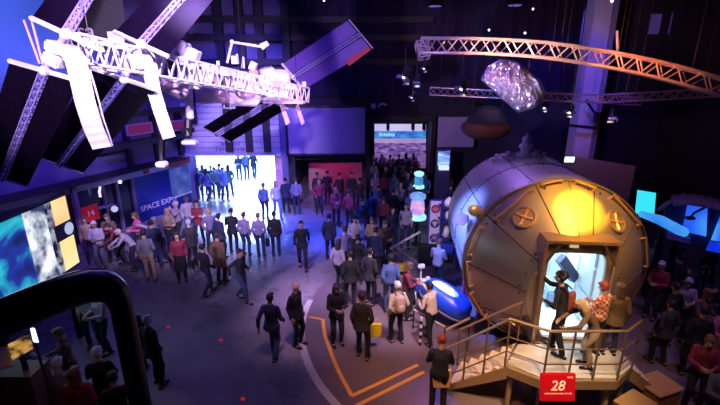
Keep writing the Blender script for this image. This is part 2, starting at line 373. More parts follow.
# ceiling beams and unlit high-bay lamps
for i, y in enumerate((4, 9.5, 15)):
    bm_ = MB().b2((-21, y-.15, ZC-.06), (XR, y+.15, ZC)).b2((-21, y-.15, ZC-.6), (XR, y+.15, ZC-.54)).b2((-21, y-.02, ZC-.6), (XR, y+.02, ZC))
    tag(bm_.build('ceiling_beam', girt), ['dark steel ceiling beam nearest the viewer', 'dark steel ceiling beam across the hall middle', 'dark steel ceiling beam nearest the back wall'][i], 'beam')
for (px, py, d, lb) in ((268, 4, 19, 'above the robot arm'), (370, 12, 19, 'above the folded purple array'), (435, 6, 18.5, 'above the left truss end'), (515, 5, 18, 'above the crumpled foil'), (593, 10, 17.5, 'above the lit column'), (512, 26, 20, 'low, between truss and drape')):
    p = P(px, py, d); t = empty('high_bay_lamp', p, 'round dim violet ceiling lamp '+lb, 'lamp', 'round ceiling lamps')
    MB().lathe([(.06, .3), (.30, .05), (.32, 0)], at=p, n=16).build('lamp_shade', black, t)
    MB().lathe([(.28, -.01), (.27, -.03)], at=p, n=16).build('lamp_glass', emis('lamp_wash_glow', (.30, .18, .8), .5), t)  # violet wash on the switched-off glass put in as a weak glow
    MB().tube(p+V((0, 0, .3)), (p.x, p.y, ZC), .015).build('hanging_rod', black, t)

# blue lit wall column at the right
p0, p1 = PY(572, 160, 18.2), PY(611, 20, 18.2)
cl = empty('lit_column', ((p0.x+p1.x)/2, 18.4, 0), 'tall flat violet lit column behind the module', 'column')
MB().b2((p0.x, 18.2, 0), (p1.x, 18.9, ZC)).build('column_face', mat('column_paint', (.55, .52, .66), .7, var=.2, scale=.9), cl)
MB().b2((p1.x, 18.1, 0), (p1.x+.18, 18.9, ZC)).build('corner_post', mat('post_violet', (.2, .17, .3), .6), cl)
q0, q1 = PY(560, 192, 17.4), PY(631, 155, 17.4)
tag(MB().slab([V((q0.x, 17.4, 0)), V((q1.x, 17.0, 0)), V((q1.x, 17.0, PY(631, 166, 17.0).z)), V((q0.x, 17.4, q1.z))], .1).build('partition_panel', mat('panel_violet', (.34, .28, .45), .7)), 'low violet partition behind the module by the column', 'partition')
ex = empty('exit_sign', PY(569.5, 159.5, 17.0), 'small glowing white sign above the module', 'sign')
p = PY(569.5, 159.5, 17.0)
MB().box(p+V((0, .06, 0)), (.42, .08, .26)).build('sign_box', black, ex)
MB().box(p, (.38, .04, .22)).build('sign_face', emis('exit_glow', (.75, .95, 1), 2.0), ex)
br = MB(); br.path([PY(566, 125, 17.8), PY(597, 128, 17.8)], .06); br.path([PY(586, 100, 17.6), PY(598, 118, 17.6), PY(598, 134, 17.6)], .05); br.box(PY(597, 117, 17.6), (.2, .2, .4))
tag(br.build('wall_bracket', black), 'black bracket arm in front of the lit column', 'bracket')
for (px, py, px2, py2, lb, i) in ((648, 14, 662, 34, 'left faint violet window high at far right', 0), (668, 13, 688, 34, 'right faint violet window high at far right', 1)):
    a, b = PY(px, py2, YB-.02), PY(px2, py, YB-.02)
    o = MB().b2((a.x, YB-.06, a.z), (b.x, YB, b.z)).build('window_%d' % (i+1), mat('dim_window', (.1, .08, .25), .3, emit=(.10, .06, .35), es=.25)); structure(o)

# ------------------------------------------------------------------ left wall: shop and mezzanine
s0, zf1 = W(167, 166.5); s1, zf0 = W(60, 196)
sF0, sF1 = W(187, 165)[0], W(30, 200)[0]
zlo = W(120, 178)[1]; zhi = W(120, 170)[1]
fs = empty('shop_fascia', LW(3, zlo, .4), 'long pale violet fascia running above the shop front', 'fascia')
lbox(MB(), .3, 9.5, zlo, zhi, .01, .5).build('fascia_board', mat('fascia_paint', (.62, .50, .70), .6), fs)
sa, sb = W(158, 160, .5)[0], W(147, 160, .5)[0]
lbox(MB(), sb, W(143, 170, .5)[0]-.0, zlo+.04, zhi-.03, .5, .53).build('red_block', mat('dark_red_paint', (.30, .02, .04), .6), fs)
lbox(MB(), .32, W(168, 160, .5)[0], zlo+.04, zhi+.02, .5, .53).build('red_block', MATS['dark_red_paint'], fs)
# shop wall panels
sp = empty('shop_wall', LW(2.5, 0, .1), 'deep blue shop wall lettered SPACE EXPO', 'wall panel')
sR, sL = .15, W(136, 200, .1)[0]
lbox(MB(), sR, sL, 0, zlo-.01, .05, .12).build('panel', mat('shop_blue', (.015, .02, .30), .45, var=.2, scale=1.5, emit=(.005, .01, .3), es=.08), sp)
st, zt_ = W(159.5, 203.5, .13)
rotL = M((-U, V((0, 0, 1)), N)).transposed().to_4x4()
MB().text('SPACE EXPO', .36, M.Translation(LW(W(159.5, 203.5, .13)[0], W(159.5, 203.5, .13)[1], .13)) @ rotL, .01).build('lettering', mat('letter_white', (.75, .7, .9), .5, emit=(.5, .4, .8), es=.12), sp)
bs0, bs1 = W(190, 180, .6)[0], W(170.5, 180, .6)[0]; bz0, bz1 = W(180, 195, .6)[1], W(180, 167, .6)[1]
bn = empty('hanging_banner', LW((bs0+bs1)/2, bz0, .6), 'blue lit banner hanging between shop and entrance', 'banner')
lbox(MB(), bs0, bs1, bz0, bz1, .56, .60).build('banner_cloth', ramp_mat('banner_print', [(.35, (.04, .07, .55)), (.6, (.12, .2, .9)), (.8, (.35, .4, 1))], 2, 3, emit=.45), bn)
lbox(MB(), bs0, bs1, bz0-.05, bz0, .54, .62).build('banner_rail', white, bn)
# glazed shop front
for i, (px, lb) in enumerate(((135, 'right edge'), (119, 'middle'), (105, 'left part'))):
    s, _ = W(px, 200, .2); tag(lbox(MB(), s-.04, s+.04, 0, zlo, .12, .26).build('shop_mullion', mat('mullion_violet', (.20, .15, .28), .5)), 'slim dark upright at the %s of the shop front' % lb, 'post')
s, _ = W(81, 220, .8); tag(lbox(MB(), s-.07, s+.07, 0, zhi, .6, .8).build('shop_post', mat('post_mauve', (.28, .17, .24), .5)), 'tall mauve post beside the red numbered sign', 'post')
gl = lbox(MB(), W(135, 200)[0], W(60, 200)[0], 0, zlo, .05, .1).build('shop_window', mat('shop_glass', (.01, .01, .03), .12)); tag(gl, 'dark glazed shop front under the fascia', 'shop window')
c = PP(90.5, 213.5, A+N*.75, N); q = (c-A).dot(U)
s14 = empty('number_sign', c, 'square red sign reading 14 on the shop front', 'sign')
hh = abs(W(90, 205.5, .75)[1]-W(90, 221.5, .75)[1])/2; hw = abs(W(82, 213, .75)[0]-W(100, 213, .75)[0])/2
lbox(MB(), q-hw, q+hw, c.z-hh, c.z+hh, .7, .75).build('sign_board', mat('sign_red', (.62, .02, .03), .5, emit=(.5, .01, .01), es=.25), s14)
MB().text('14', .30, M.Translation(LW(q, c.z, .76)) @ rotL, .01).build('numerals', mat('numeral_pink', (.9, .6, .6), .5, emit=(.9, .4, .4), es=.2), s14)
# ledge with clock lamp inside shop
for (px, py, rr, lb) in ((114.5, 209, .13, 'round white lamp glowing in the shop window'), (120, 182, .07, 'tiny bright lamp under the fascia')):
    s, z = W(px, py, .5); tag(MB().ball(LW(s, z, .5), rr).build('shop_lamp', emis('lamp_white' if rr > .1 else 'lamp_bright', (.7, .65, 1), .8 if rr > .1 else 3)), lb, 'lamp')
s, z = W(100, 189, .4)
ne = MB(); pp = [LW(W(99+dx, y, .4)[0], W(99+dx, y, .4)[1], .4) for dx, y in ((0, 184), (1, 188), (.3, 192), (1.4, 197))]; ne.path(pp, .045)  # white streaks of a figure, drawn as one wavy glowing tube
tag(ne.build('window_light', emis('window_streak', (.8, .75, 1), 1.2)), 'wavy glowing white streak in the shop window', 'light')
s, z = W(109, 206, .5); a = W(100, 209, .5); b = W(117, 205, .5)
tag(MB().beam(LW(a[0], a[1], .3), LW(b[0], b[1], .3), .35, .03).build('shop_shelf', mat('shelf_grey', (.4, .36, .5), .5)), 'thin pale shelf in the dark shop window', 'shelf')
# upper level: beams, red panels
for (pa, pb, th, lb, m) in (((100, 118), (190, 118), .10, 'upper', 'girt'), ((98, 150), (190, 141), .14, 'lower', 'girt')):
    a = W(*pa, .5); b = W(*pb, .5)
    tag(MB().beam(LW(a[0], a[1], .45), LW(b[0], a[1], .45), .3, th*2).build('gallery_beam', girt), lb+' dark beam on the wall above the shop', 'beam')
for (x0, y0, x1, y1, lb) in ((129, 123, 151, 135, 'red framed screen high above the shop'), (170, 120, 188, 131, 'dark red panel right of the striped white radiator')):
    a = W(x0, y1, .6); b = W(x1, y0, .6); e = empty('wall_screen', LW(a[0], a[1], .6), lb, 'screen')
    lbox(MB(), a[0], b[0], a[1], b[1], .5, .58).build('screen_face', mat('screen_maroon', (.20, .02, .08), .4, emit=(.25, .02, .09), es=.35), e)
    f_ = MB(); t_ = .05
    for s_a, s_b, z_a, z_b in ((a[0]+t_, b[0]-t_, a[1]-t_, a[1]), (a[0]+t_, b[0]-t_, b[1], b[1]+t_), (a[0]+t_, a[0], a[1], b[1]), (b[0], b[0]-t_, a[1], b[1])): lbox(f_, s_a, s_b, z_a, z_b, .5, .6)
    f_.build('screen_frame', mat('frame_violet', (.35, .25, .6), .5), e)
for px, lb in ((129, 'left dark upright under the red framed screen'), (189, 'dark upright beside the entrance top'), (158, 'dark upright behind the second radiator')):
    s, _ = W(px, 140, .3); tag(lbox(MB(), max(.35, s-.1), max(.55, s+.1), zhi+.07, W(px, 110, .3)[1], .06, .24).build('gallery_post', girt), lb, 'post')
tag(lbox(MB(), .75, 9.5, zhi+.001, zhi+.06, .02, .9).build('gallery_deck', dark), 'dark gallery deck on top of the shop fascia', 'deck')
# ------------------------------------------------------------------ the walk-in space module
RM, LM, CM, R1 = 2.01, 3.4, 1.15, 1.16           # barrel radius, barrel length, cone length, radius of the front bulkhead
CZ = 2.23; YAW = -R(5.5)
mod = empty('space_module', (4.43, 8.80, 0), 'huge metal cylinder module with open hatch lit orange and blue', 'space module', rz=YAW)
ML = M.Translation((4.43, 8.80, 0)) @ M.Rotation(YAW, 4, 'Z')
def bl(mb, name, m, parent=mod, smooth=False):     # build in the module's own axes: x right, y to the rear, z up
    me = mb.mesh(name, m, smooth); o = bpy.data.objects.new(name, me); COL.objects.link(o); o.parent = parent
    return o
def cone(th, u, out=0):                           # point on the front cone, u=0 at the rim, 1 at the bulkhead
    r = RM+(R1-RM)*u; rx = RM+(.86-RM)*u; nl = V((cos(th), -(RM-R1)/CM, sin(th))).normalized()
    return V((rx*cos(th), -CM*u, CZ-.12*u+r*sin(th)))+nl*out
def ring(r, y, n=72): return [V((r*cos(2*pi*i/n), y, CZ+r*sin(2*pi*i/n))) for i in range(n)]
skin = mat('module_aluminium', (.52, .50, .50), .36, .5, var=.10, scale=2.5, bump=.03)
conem = mat('module_cone_metal', (.55, .46, .38), .34, .78, var=.12, scale=2.5, bump=.03)
seam = mat('module_seam', (.05, .035, .035), .6)
gold = mat('handrail_gold', (.85, .50, .18), .35, .6)
sh = MB(); sh.loft([ring(RM, 0), ring(RM, LM), ring(RM-.5, LM+.55)], cap=False); sh.loft([ring(RM-.5, LM+.55), ring(.05, LM+.6)], cap=True)
barrel = bl(sh, 'barrel', skin); edge_smooth(barrel)
# seams on the barrel
for k in range(10):
    th = R(0+36*k); bl(MB().tube((RM*cos(th), .02, CZ+RM*sin(th)), (RM*cos(th), LM, CZ+RM*sin(th)), .014, n=6), 'barrel_seam', seam, barrel)
for y in (1.65, LM-.05):
    bl(MB().loft([ring(RM-.01, y-.014), ring(RM+.012, y-.014), ring(RM+.012, y+.014), ring(RM-.01, y+.014)], cap=False), 'barrel_seam', seam, barrel)
def bolts(pts, par, r=.024):
    me = MB().ball((0, 0, 0), r, n=5).mesh('bolt', seam)
    for q in pts:
        o = bpy.data.objects.new('bolt', me); COL.objects.link(o); o.parent = par; o.location = q
bolts([V((RM*cos(th), y, CZ+RM*sin(th))) for th in [R(20+10*k) for k in range(21)] for y in (.14, 1.5, 1.8, LM-.2)], barrel)
# rim ring
rm_ = MB(); 
rm_.loft([ring(RM, .06), ring(RM+.035, .05), ring(RM+.035, -.05), ring(RM, -.06)], cap=False)
o = bl(rm_, 'rim_ring', mat('rim_metal', (.45, .36, .30), .4, .8)); edge_smooth(o)
c_ = MB(); c_.loft([[cone(2*pi*i/72, u) for i in range(72)] for u in (0, .33, .66, 1)], cap=False)
cn = bl(c_, 'front_cone', conem); edge_smooth(cn)
for k in range(10):
    th = R(36*k); bl(MB().tube(cone(th, 0, .004), cone(th, 1, .004), .014, n=6), 'cone_seam', seam, cn)
bl(MB().tube(cone(R(88), 0, .003), cone(R(88), 1, .003), .006, n=5), 'cone_seam', seam, cn)
bolts([cone(R(36*k+d), u, .01) for k in range(10) for d, u in ((-4, .12), (4, .12), (-4, .9), (4, .9), (18, .93))], cn, .026)
# bulkhead: flat front plate around the hatch opening
OW, OZ0, OZ1, FR = .56, 1.10, 3.06, .22
def rrect(w2, z0, z1, r, y, n=72):
    pts = []
    for i in range(n):
        a = 2*pi*i/n; c, s_ = cos(a), sin(a); hz = (z1-z0)/2; zc = (z0+z1)/2
        e = 8.0; k = (abs(c/w2)**e+abs(s_/hz)**e)**(-1/e); pts.append(V((k*c, y, zc+k*s_)))
    return pts
b = MB(); b.loft([[cone(2*pi*i/72, 1) for i in range(72)], rrect(OW, OZ0, OZ1, FR, -CM)], cap=False)
bl(b, 'bulkhead', conem)
# projecting hatch frame
fw, fz0, fz1, fy = .71, .98, 3.36, -CM-.20
def rect(w2, z0, z1, y, n=72):
    pts = []; hz = (z1-z0)/2; zc = (z0+z1)/2
    for i in range(n):
        a = 2*pi*i/n; c, s_ = cos(a), sin(a); k = 1/max(abs(c)/w2, abs(s_)/hz); pts.append(V((k*c, y, zc+k*s_)))
    return pts
b = MB(); b.loft([rect(fw, fz0, fz1, -CM+.26), rect(fw, fz0, fz1, fy), rect(fw-.06, fz0+.06, fz1-.06, fy), rect(fw-.06, fz0+.06, fz1-.06, -CM-.08), rrect(OW, OZ0, OZ1, FR, -CM-.07), rrect(OW, OZ0, OZ1, FR, -CM+.0)], cap=False)
hf = bl(b, 'hatch_frame', mat('frame_bronze', (.48, .33, .24), .42, .7))
for sx in (-1, 1): bl(MB().beam((sx*(fw-.05), fy+.02, fz1-.50), (sx*(fw-.30), fy+.02, fz1-.08), .03, .04), 'corner_brace', seam, hf)
bl(MB().box((-.12, -CM-.09, fz1-.15), (.16, .03, .05)), 'hatch_lamp', mat('hatch_lamp', (.9, .8, .6), .3, emit=(1, .75, .4), es=.6), hf)
# round ports with their cross bars
for th, u, rr in ((R(126), .42, .25), (R(52), .42, .25), (R(231), .5, .27), (R(309), .5, .27)):
    c = cone(th, u); e1 = V((-sin(th), 0, cos(th))); e2 = (cone(th, 1)-cone(th, 0)).normalized(); nn = e1.cross(e2).normalized()
    if nn.y > 0: nn = -nn
    b = MB(); pr = [[c+(e1*cos(a)+e2*sin(a))*rad+nn*h for a in [2*pi*i/28 for i in range(28)]] for rad, h in ((rr, -.02), (rr, .05), (rr-.035, .055), (rr-.05, .02))]
    b.loft(pr, cap=False); po = bl(b, 'round_port', mat('port_metal', (.42, .30, .2), .5, .6), cn)
    b = MB(); b.loft([[c+(e1*cos(a)+e2*sin(a))*(rr-.045)+nn*h for a in [2*pi*i/28 for i in range(28)]] for h in (-.02, .015)])
    bl(b, 'port_plate', mat('port_plate', (.34, .25, .20), .5, .6), po)
    b = MB()
    for a in (.6, 2.2, 3.7, 5.2): b.tube(c+nn*.03, c+(e1*cos(a)+e2*sin(a))*(rr-.06)+nn*.03, .022, .035)
    b.ball(c+nn*.03, .05); bl(b, 'port_spokes', gold, po)
# handrails
def rail(a, b_, par=cn, h=.10, r=.024):
    mbr = MB(); na = V((a[0].x, -.7, a[0].z-CZ)).normalized(); nb = V((b_[0].x, -.7, b_[0].z-CZ)).normalized()
    pa, pb = a[0]+na*h, b_[0]+nb*h
    mbr.path([a[0], pa, pb, b_[0]], r); return bl(mbr, 'handrail', gold, par)
for (t1, u1, t2, u2) in ((105, .10, 93, .07), (85, .07, 73, .12), (142, .22, 113, .14), (173, .12, 152, .12), (196, .14, 178, .12), (60, .10, 34, .12), (24, .12, 4, .12), (222, .14, 202, .12)):
    rail((cone(R(t1), u1),), (cone(R(t2), u2),))
# knob by the left rim, top antenna and small fittings
b = MB(); p = V((RM*cos(R(146))*1.02, .18, CZ+RM*sin(R(146))*1.02)); b.tube(p, p*1+V((-.12, -.05, .06)), .10, .14, 14); b.ball(p+V((-.14, -.06, .07)), .14, n=12)
bl(b, 'rim_knob', mat('amber_housing', (.75, .48, .16), .35, .5))
b = MB(); b.tube(p+V((-.25, .35, -.28)), p+V((-.38, .1, -.22)), .10, .15, 12); bl(b, 'rim_camera', mat('violet_housing', (.25, .2, .4), .4))
ap = V((-.12, 2.7, CZ+RM))
b = MB(); b.lathe([(.22, -.04), (.22, .06), (.12, .08), (.12, .18), (.19, .22), (.17, .30), (.11, .34), (.11, .50), (.05, .54), (.05, .60)], at=ap, n=16)
bl(b, 'antenna', mat('antenna_white', (.75, .72, .8), .4))
for dx, dy, s_ in ((-.38, .25, .07), (-.52, .1, .09), (-.66, .3, .06), (-.8, .1, .08), (.36, .2, .06), (.52, .1, .07)):
    z = CZ+math.sqrt(RM*RM-(ap.x+dx)**2)
    bl(MB().tube((ap.x+dx, ap.y+dy, z-.03), (ap.x+dx*1.05, ap.y+dy, z+.12), s_*.5, s_, 8), 'roof_fitting', MATS['antenna_white'])
# cabin inside
cab = mat('cabin_white', (.80, .86, .90), .5, var=.05); cw, cy0, cy1 = .60, -CM+.02, 1.7
b = MB(); b.b2((-cw, cy0, OZ0-.06), (cw, cy1, OZ0)); b.b2((-cw, cy0, 3.10), (cw, cy1, 3.14)); b.b2((-cw-.04, cy0, OZ0), (-cw, cy1, 3.12)); b.b2((cw, cy0, OZ0), (cw+.04, cy1, 3.12)); b.b2((-cw, cy1, OZ0), (cw, cy1+.04, 3.12))
cb = bl(b, 'cabin_shell', cab)
rp = mat('rack_panel', (.50, .62, .70), .5, emit=(.55, .8, 1), es=.12)
for i in range(3):
    for j in range(3): bl(MB().b2((-cw+.03+i*.39, cy1-.06, OZ0+.08+j*.7), (-cw+.39+i*.39, cy1-.01, OZ0+.72+j*.7), .02), 'rack_panel', rp, cb)
for i in range(3):
    for j in range(3):
        for sx in (-1, 1): bl(MB().b2((sx*(cw-.03)-.02, cy0+.35+i*.75, OZ0+.06+j*.7), (sx*(cw-.03)+.02, cy0+1.02+i*.75, OZ0+.7+j*.7), .01), 'rack_panel', rp, cb)
nav = mat('equipment_navy', (.03, .04, .13), .5)
bl(MB().beam((.02, -.35, OZ0+1.45), (.50, -.1, OZ0+.85), .14, .22), 'equipment_arm', nav, cb)
bl(MB().beam((-.55, -.6, OZ0+1.85), (-.20, -.4, OZ0+1.6), .04, .04), 'equipment_arm', nav, cb)
bl(MB().beam((.30, -.7, OZ0+1.98), (.5, -.7, OZ0+1.85), .06, .06), 'equipment_arm', nav, cb)
b = MB(); b.b2((.0, .0, OZ0), (.55, .6, OZ0+.42), .04); bl(b, 'equipment_box', mat('equipment_blue', (.25, .38, .62), .5), cb)
for sx in (-.35, .35): bl(MB().b2((sx-.12, -.7, 3.06), (sx+.12, 1.5, 3.09)), 'light_panel', emis('cabin_light', (.75, .92, 1), 6), cb)
tmp = ML @ V((0, .3, 3.02)); lamp('AREA', 'cabin_lamp', tmp, tmp-V((0, 0, 1)), (.72, .90, 1), 42, 1.2)
# cradle under the barrel
for y in (.5, 2.7):
    for sx in (-1, 1): bl(MB().hull([(sx*.5, y-.12, 0), (sx*1.5, y-.12, 0), (sx*1.5, y+.12, 0), (sx*.5, y+.12, 0), (sx*.75, y-.12, CZ-1.80), (sx*1.45, y-.12, CZ-1.33), (sx*1.45, y+.12, CZ-1.33), (sx*.75, y+.12, CZ-1.80)]), 'cradle', black)

# ------------------------------------------------------------------ visitor platform with stairs
DZ = 1.08
stg = empty('visitor_platform', (4.1, 6.6, 0), 'raised visitor platform with pale deck, handrails and stairs', 'platform')
F1, F2, F3, F4 = V((2.80, 6.80, DZ)), V((3.38, 6.42, DZ)), V((4.75, 6.42, DZ)), V((5.22, 6.75, DZ))
B1, B2 = V((2.72, 7.55, DZ)), V((5.25, 7.45, DZ))
def front_y(x): return 6.86
deckp = [B1, F1, F2, F3, F4, B2, V((4.98, 6.93, DZ)), V((3.38, 6.93, DZ))]
def extr(pts, z0, z1, mb=None):
    mb = mb or MB(); mb.loft([[V((p.x, p.y, z0)) for p in pts], [V((p.x, p.y, z1)) for p in pts]]); return mb
deck_m = ramp_mat('deck_board', [(.30, (.40, .34, .28)), (.55, (.62, .54, .44)), (.8, (.74, .70, .66))], 2.2, 5, rough=.45)
extr([V((3.28, 7.42, 0)), F1+V((.06, .03, 0)), F2, F3, F4, V((5.22, 7.42, 0))], DZ-.05, DZ).build('deck', deck_m, stg)
edge = mat('edge_brown', (.30, .19, .11), .5)
extr([V((3.30, 7.40, 0)), F1, F2+V((0, -.03, 0)), F3+V((0, -.03, 0)), F4, V((5.2, 7.40, 0))], DZ-.24, DZ-.055).build('deck_fascia', edge, stg)
for p in ((2.95, 6.85), (3.45, 6.55), (4.7, 6.55), (5.1, 6.8), (3.5, 7.2), (4.9, 7.2)): MB().b2((p[0]-.04, p[1]-.04, 0), (p[0]+.04, p[1]+.04, DZ-.24)).build('leg', edge, stg)
# left stairs run down to the left, right stairs down to the right
n = 6
stepm = mat('step_board', (.62, .52, .44), .5, var=.2)
SD = V((-.86, .51, 0)).normalized(); SN = V((.51, .86, 0)).normalized(); SO = V((2.86, 6.78, 0))
def sbox(mb, x0, x1, y0, y1, z0, z1):
    mb.box(SO+SD*(x0+x1)/2+SN*(y0+y1)/2+V((0, 0, (z0+z1)/2)), (x1-x0, y1-y0, z1-z0), M((SD, -SN, V((0, 0, 1)))).transposed()); return mb
for i in range(n-1):
    x = .21*i+.04; z = DZ-DZ/n*(i+1)
    mb_ = sbox(MB(), x, x+.23, .02, .80, z-.035, z); sbox(mb_, x, x+.02, .02, .80, z, z+DZ/n-.035); mb_.build('step', stepm, stg)
ps = [(0, DZ-.02), (0, DZ-.30), (1.12, 0), (1.20, .08)]
for y in (-.02, .82): MB().loft([[SO+SD*a_+SN*(y+e_)+V((0, 0, z)) for a_, z in ps] for e_ in (-.02, .02)]).build('stringer', edge, stg)
ps = [V((5.2, 0, DZ-.02)), V((5.2, 0, DZ-.30)), V((6.25, 0, 0)), V((6.35, 0, .08))]
for y in (6.72, 7.5): MB().loft([[V((p.x, y-.02, p.z)) for p in ps], [V((p.x, y+.02, p.z)) for p in ps]]).build('stringer', edge, stg)
for i in range(n-1):
    x = 5.24+.19*i; z = DZ-DZ/n*(i+1)
    MB().b2((x, 6.76, z-.035), (x+.2, 7.48, z)).b2((x-.01, 6.76, z), (x+.01, 7.48, z+DZ/n-.035)).build('step', stepm, stg)
# handrails
rl = mat('rail_brass', (.62, .44, .28), .35, .75); pst = mat('post_brown', (.22, .14, .10), .45, .4)
up = V((0, 0, 1))
foot = SO+SD*1.22+SN*-.02; foot2 = V((6.3, 6.74, 0))
run = [foot, F1+V((0, .0, 0)), F2, F3, F4]
def lvl(h): return [p+up*h for p in run]
MB().path(lvl(1.0), .026, 10).build('top_rail', rl, stg)
MB().path(lvl(.62), .014).path(lvl(.30), .014).build('lower_rails', pst, stg)
def seg_posts(a, b_, k, skip0=False):
    for i in range(0 if not skip0 else 1, k+1):
        p = a.lerp(b_, i/k); MB().tube(p-up*.12 if p.z > .3 else p, p+up*1.0, .02).build('rail_post', pst, stg)
seg_posts(foot, F1, 3); seg_posts(F1, F2, 1, True); seg_posts(F2, F3, 3, True); seg_posts(F3, F4, 1, True)
ru2 = [SO+SD*1.22+SN*.84, SO+SN*.84+up*DZ]
MB().path([p+up*.95 for p in ru2], .024, 8).build('top_rail', rl, stg)
for i in range(3):
    p = ru2[0].lerp(ru2[1], i/2); MB().tube(p, p+up*.95, .018).build('rail_post', pst, stg)
# red sign 28
c = P(557.5, 387, 7.1); 
rs_ = empty('number_sign', (c.x, c.y+.1, 0), 'square red sign reading 28 in front of the platform', 'sign')
rx = M.Translation(c) @ M.Rotation(R(0), 4, 'Z') @ M.Rotation(R(76), 4, 'X')
b = MB().box((0, 0, 0), (.60, .50, .05), None, .02); bmesh.ops.transform(b.bm, matrix=rx, verts=b.bm.verts)
b.build('sign_board', mat('sign_red_bright', (.60, .005, .015), .45, emit=(.55, 0, .01), es=.22), rs_)
b = MB(); b.text('28', .24, rx @ M.Translation((.0, .03, .03)) @ M(((1, .18, 0, 0), (0, 1, 0, 0), (0, 0, 1, 0), (0, 0, 0, 1))), .004)
b.build('numerals', mat('numeral_cream', (.95, .75, .55), .5, emit=(1, .6, .4), es=.5), rs_)
b = MB().marks(20, .46, .022, rx @ M.Translation((0, -.10, .028)), .004, 4).marks(4, .10, .03, rx @ M.Translation((.2, .18, .028)), .004, 5)
b.build('small_lettering', MATS['numeral_cream'], rs_)
MB().b2((c.x-.27, c.y-.0, 0), (c.x+.27, c.y+.12, c.z-.18)).build('sign_stand', black, rs_)
# ------------------------------------------------------------------ space station model hanging from the ceiling
iss = empty('space_station_model', P(190, 80, 10), 'large white space station model with dark solar wings hanging overhead', 'space station model')
issw = mat('station_white', (.80, .78, .84), .5, var=.06); isl = mat('station_lilac', (.72, .50, .70), .5); isg = mat('station_gold', (.75, .42, .18), .4, .5)
T0, T1 = P(70, 48, 6.9), P(303, 95, 13.6)
tdir = (T1-T0).normalized()
def TT(s, dx=0, dz=0, dy=0):                       # point at fraction s of the truss with offsets
    side = tdir.cross(up).normalized(); return T0.lerp(T1, s)+up*dz+side*dx+tdir*dy
MB().truss([TT(i/26) for i in range(27)], .44, .026, rd=.018).build('main_truss', issw, iss)
for s in (.42, .56, .70, .84):
    tb_ = MB().box(TT(s), (.30, .30, .30), None, .02).build('truss_box', mat('truss_box', (.62, .60, .68), .5), iss)
    for q in range(5): MB().tube(TT(s, .2, .05, -.3+q*.14), TT(s, .2, .22, -.3+q*.14), .045).build('canister', MATS['truss_box'], tb_)
# solar wings: centre line a->b, blankets either side
cell = bpy.data.materials.new('solar_cells'); cell.use_nodes = True; nt = cell.node_tree; bs = nt.nodes['Principled BSDF']; bs.inputs['Roughness'].default_value = .35
tc = nt.nodes.new('ShaderNodeTexCoord'); br_ = nt.nodes.new('ShaderNodeTexBrick'); br_.inputs['Scale'].default_value = 5; br_.inputs['Color1'].default_value = (.004, .002, .008, 1); br_.inputs['Color2'].default_value = (.006, .003, .010, 1); br_.inputs['Mortar'].default_value = (.012, .006, .02, 1); bs.inputs['Specular IOR Level'].default_value = .08; br_.inputs['Mortar Size'].default_value = .01
nt.links.new(tc.outputs['Object'], br_.inputs['Vector']); nt.links.new(br_.outputs[0], bs.inputs['Base Color'])
cellv = mat('solar_film_violet', (.14, .07, .36), .5, var=.35, scale=3)
def wing(a, b_, wa, cellm, wid=1.15, gap=.10, mast=.06, nseg=16, halves=(1, -1), nm='solar_blanket', half=None, mastm=None):
    """a inner end, b_ outer end, wa direction of the end bars"""
    a, b_ = V(a), V(b_); wid = wid or V(wa).length; wa = V(wa).normalized(); ax = (b_-a).normalized(); nn = ax.cross(wa).normalized()
    w = empty_part('solar_wing', iss); mastm = mastm or mat('mast_violet', (.30, .25, .55), .5)
    MB().truss([a.lerp(b_, i/nseg) for i in range(nseg+1)], mast*1.6, .016, rd=.010, up=nn).build('mast', mastm or issw, w)
    for h in halves:
        i0, i1 = a+wa*h*gap, a+wa*h*wid/2; o0, o1 = b_+wa*h*gap, b_+wa*h*wid/2
        q = [i0+ax*.06, i1+ax*.06, o1-ax*.06, o0-ax*.06]
        MB().slab(q, .012).build(nm, cellm, w)
    e = MB(); e.beam(a-wa*wid*.52, a+wa*wid*.52, .06, .05, nn); e.build('inner_bar', issw, w)
    e = MB(); e.beam(b_-wa*wid*.5, b_+wa*wid*.5, .03, .03, nn); e.build('outer_bar', mat('bar_lilac', (.50, .38, .62), .5), w)
    return w, a, ax, wa, nn
def empty_part(name, parent):
    o = MB().ball((0, 0, 0), .001, n=3)
    return None
def wing_root(a): 
    return MB().ball(a, .09, n=8).build('solar_wing', issw, iss)
def empty_part(name, parent): return wing_root(CUR[0])
CUR = [None]
def mk(pa, da, pb, db, b0, d0, b1, d1, **k):
    CUR[0] = P(*pa, da); return wing(P(*pa, da), P(*pb, db), P(*b1, d1)-P(*b0, d0), **k)
mk((45, 71), 6.9, (2, 179), 9.4, (10, 61), 6.9, (80, 81), 6.9, cellm=cell, wid=None)
w1 = mk((66, 34), 6.7, (112, -42), 8.6, (31, 17), 6.75, (100, 49), 6.65, cellm=cell, wid=None, halves=(-1,))
mk((124, 79), 7.9, (59.5, 165), 11.0, (93, 69), 8.0, (158, 91), 7.9, cellm=cell, wid=None)
mk((141, 44), 7.8, (226, -52), 9.6, (114, 32), 7.9, (166, 56), 7.8, cellm=cell, wid=None)
mk((293, 77), 14.2, (361, 34), 12.6, (283, 65), 14.2, (303, 89), 14.2, cellm=cellv, wid=1.12)
mk((272, 101), 14.0, (216, 135), 15.2, (262, 94), 14, (290, 108), 14, cellm=cell, wid=1.15, gap=.12)
# red end panel on the right wing
a = P(350, 66, 12.9)
MB().slab([P(346, 60, 13.0), P(369, 46, 12.6), P(371, 50, 12.6), P(349, 66, 13.0)], .02).build('red_panel', mat('red_film', (.45, .02, .05), .5), iss)
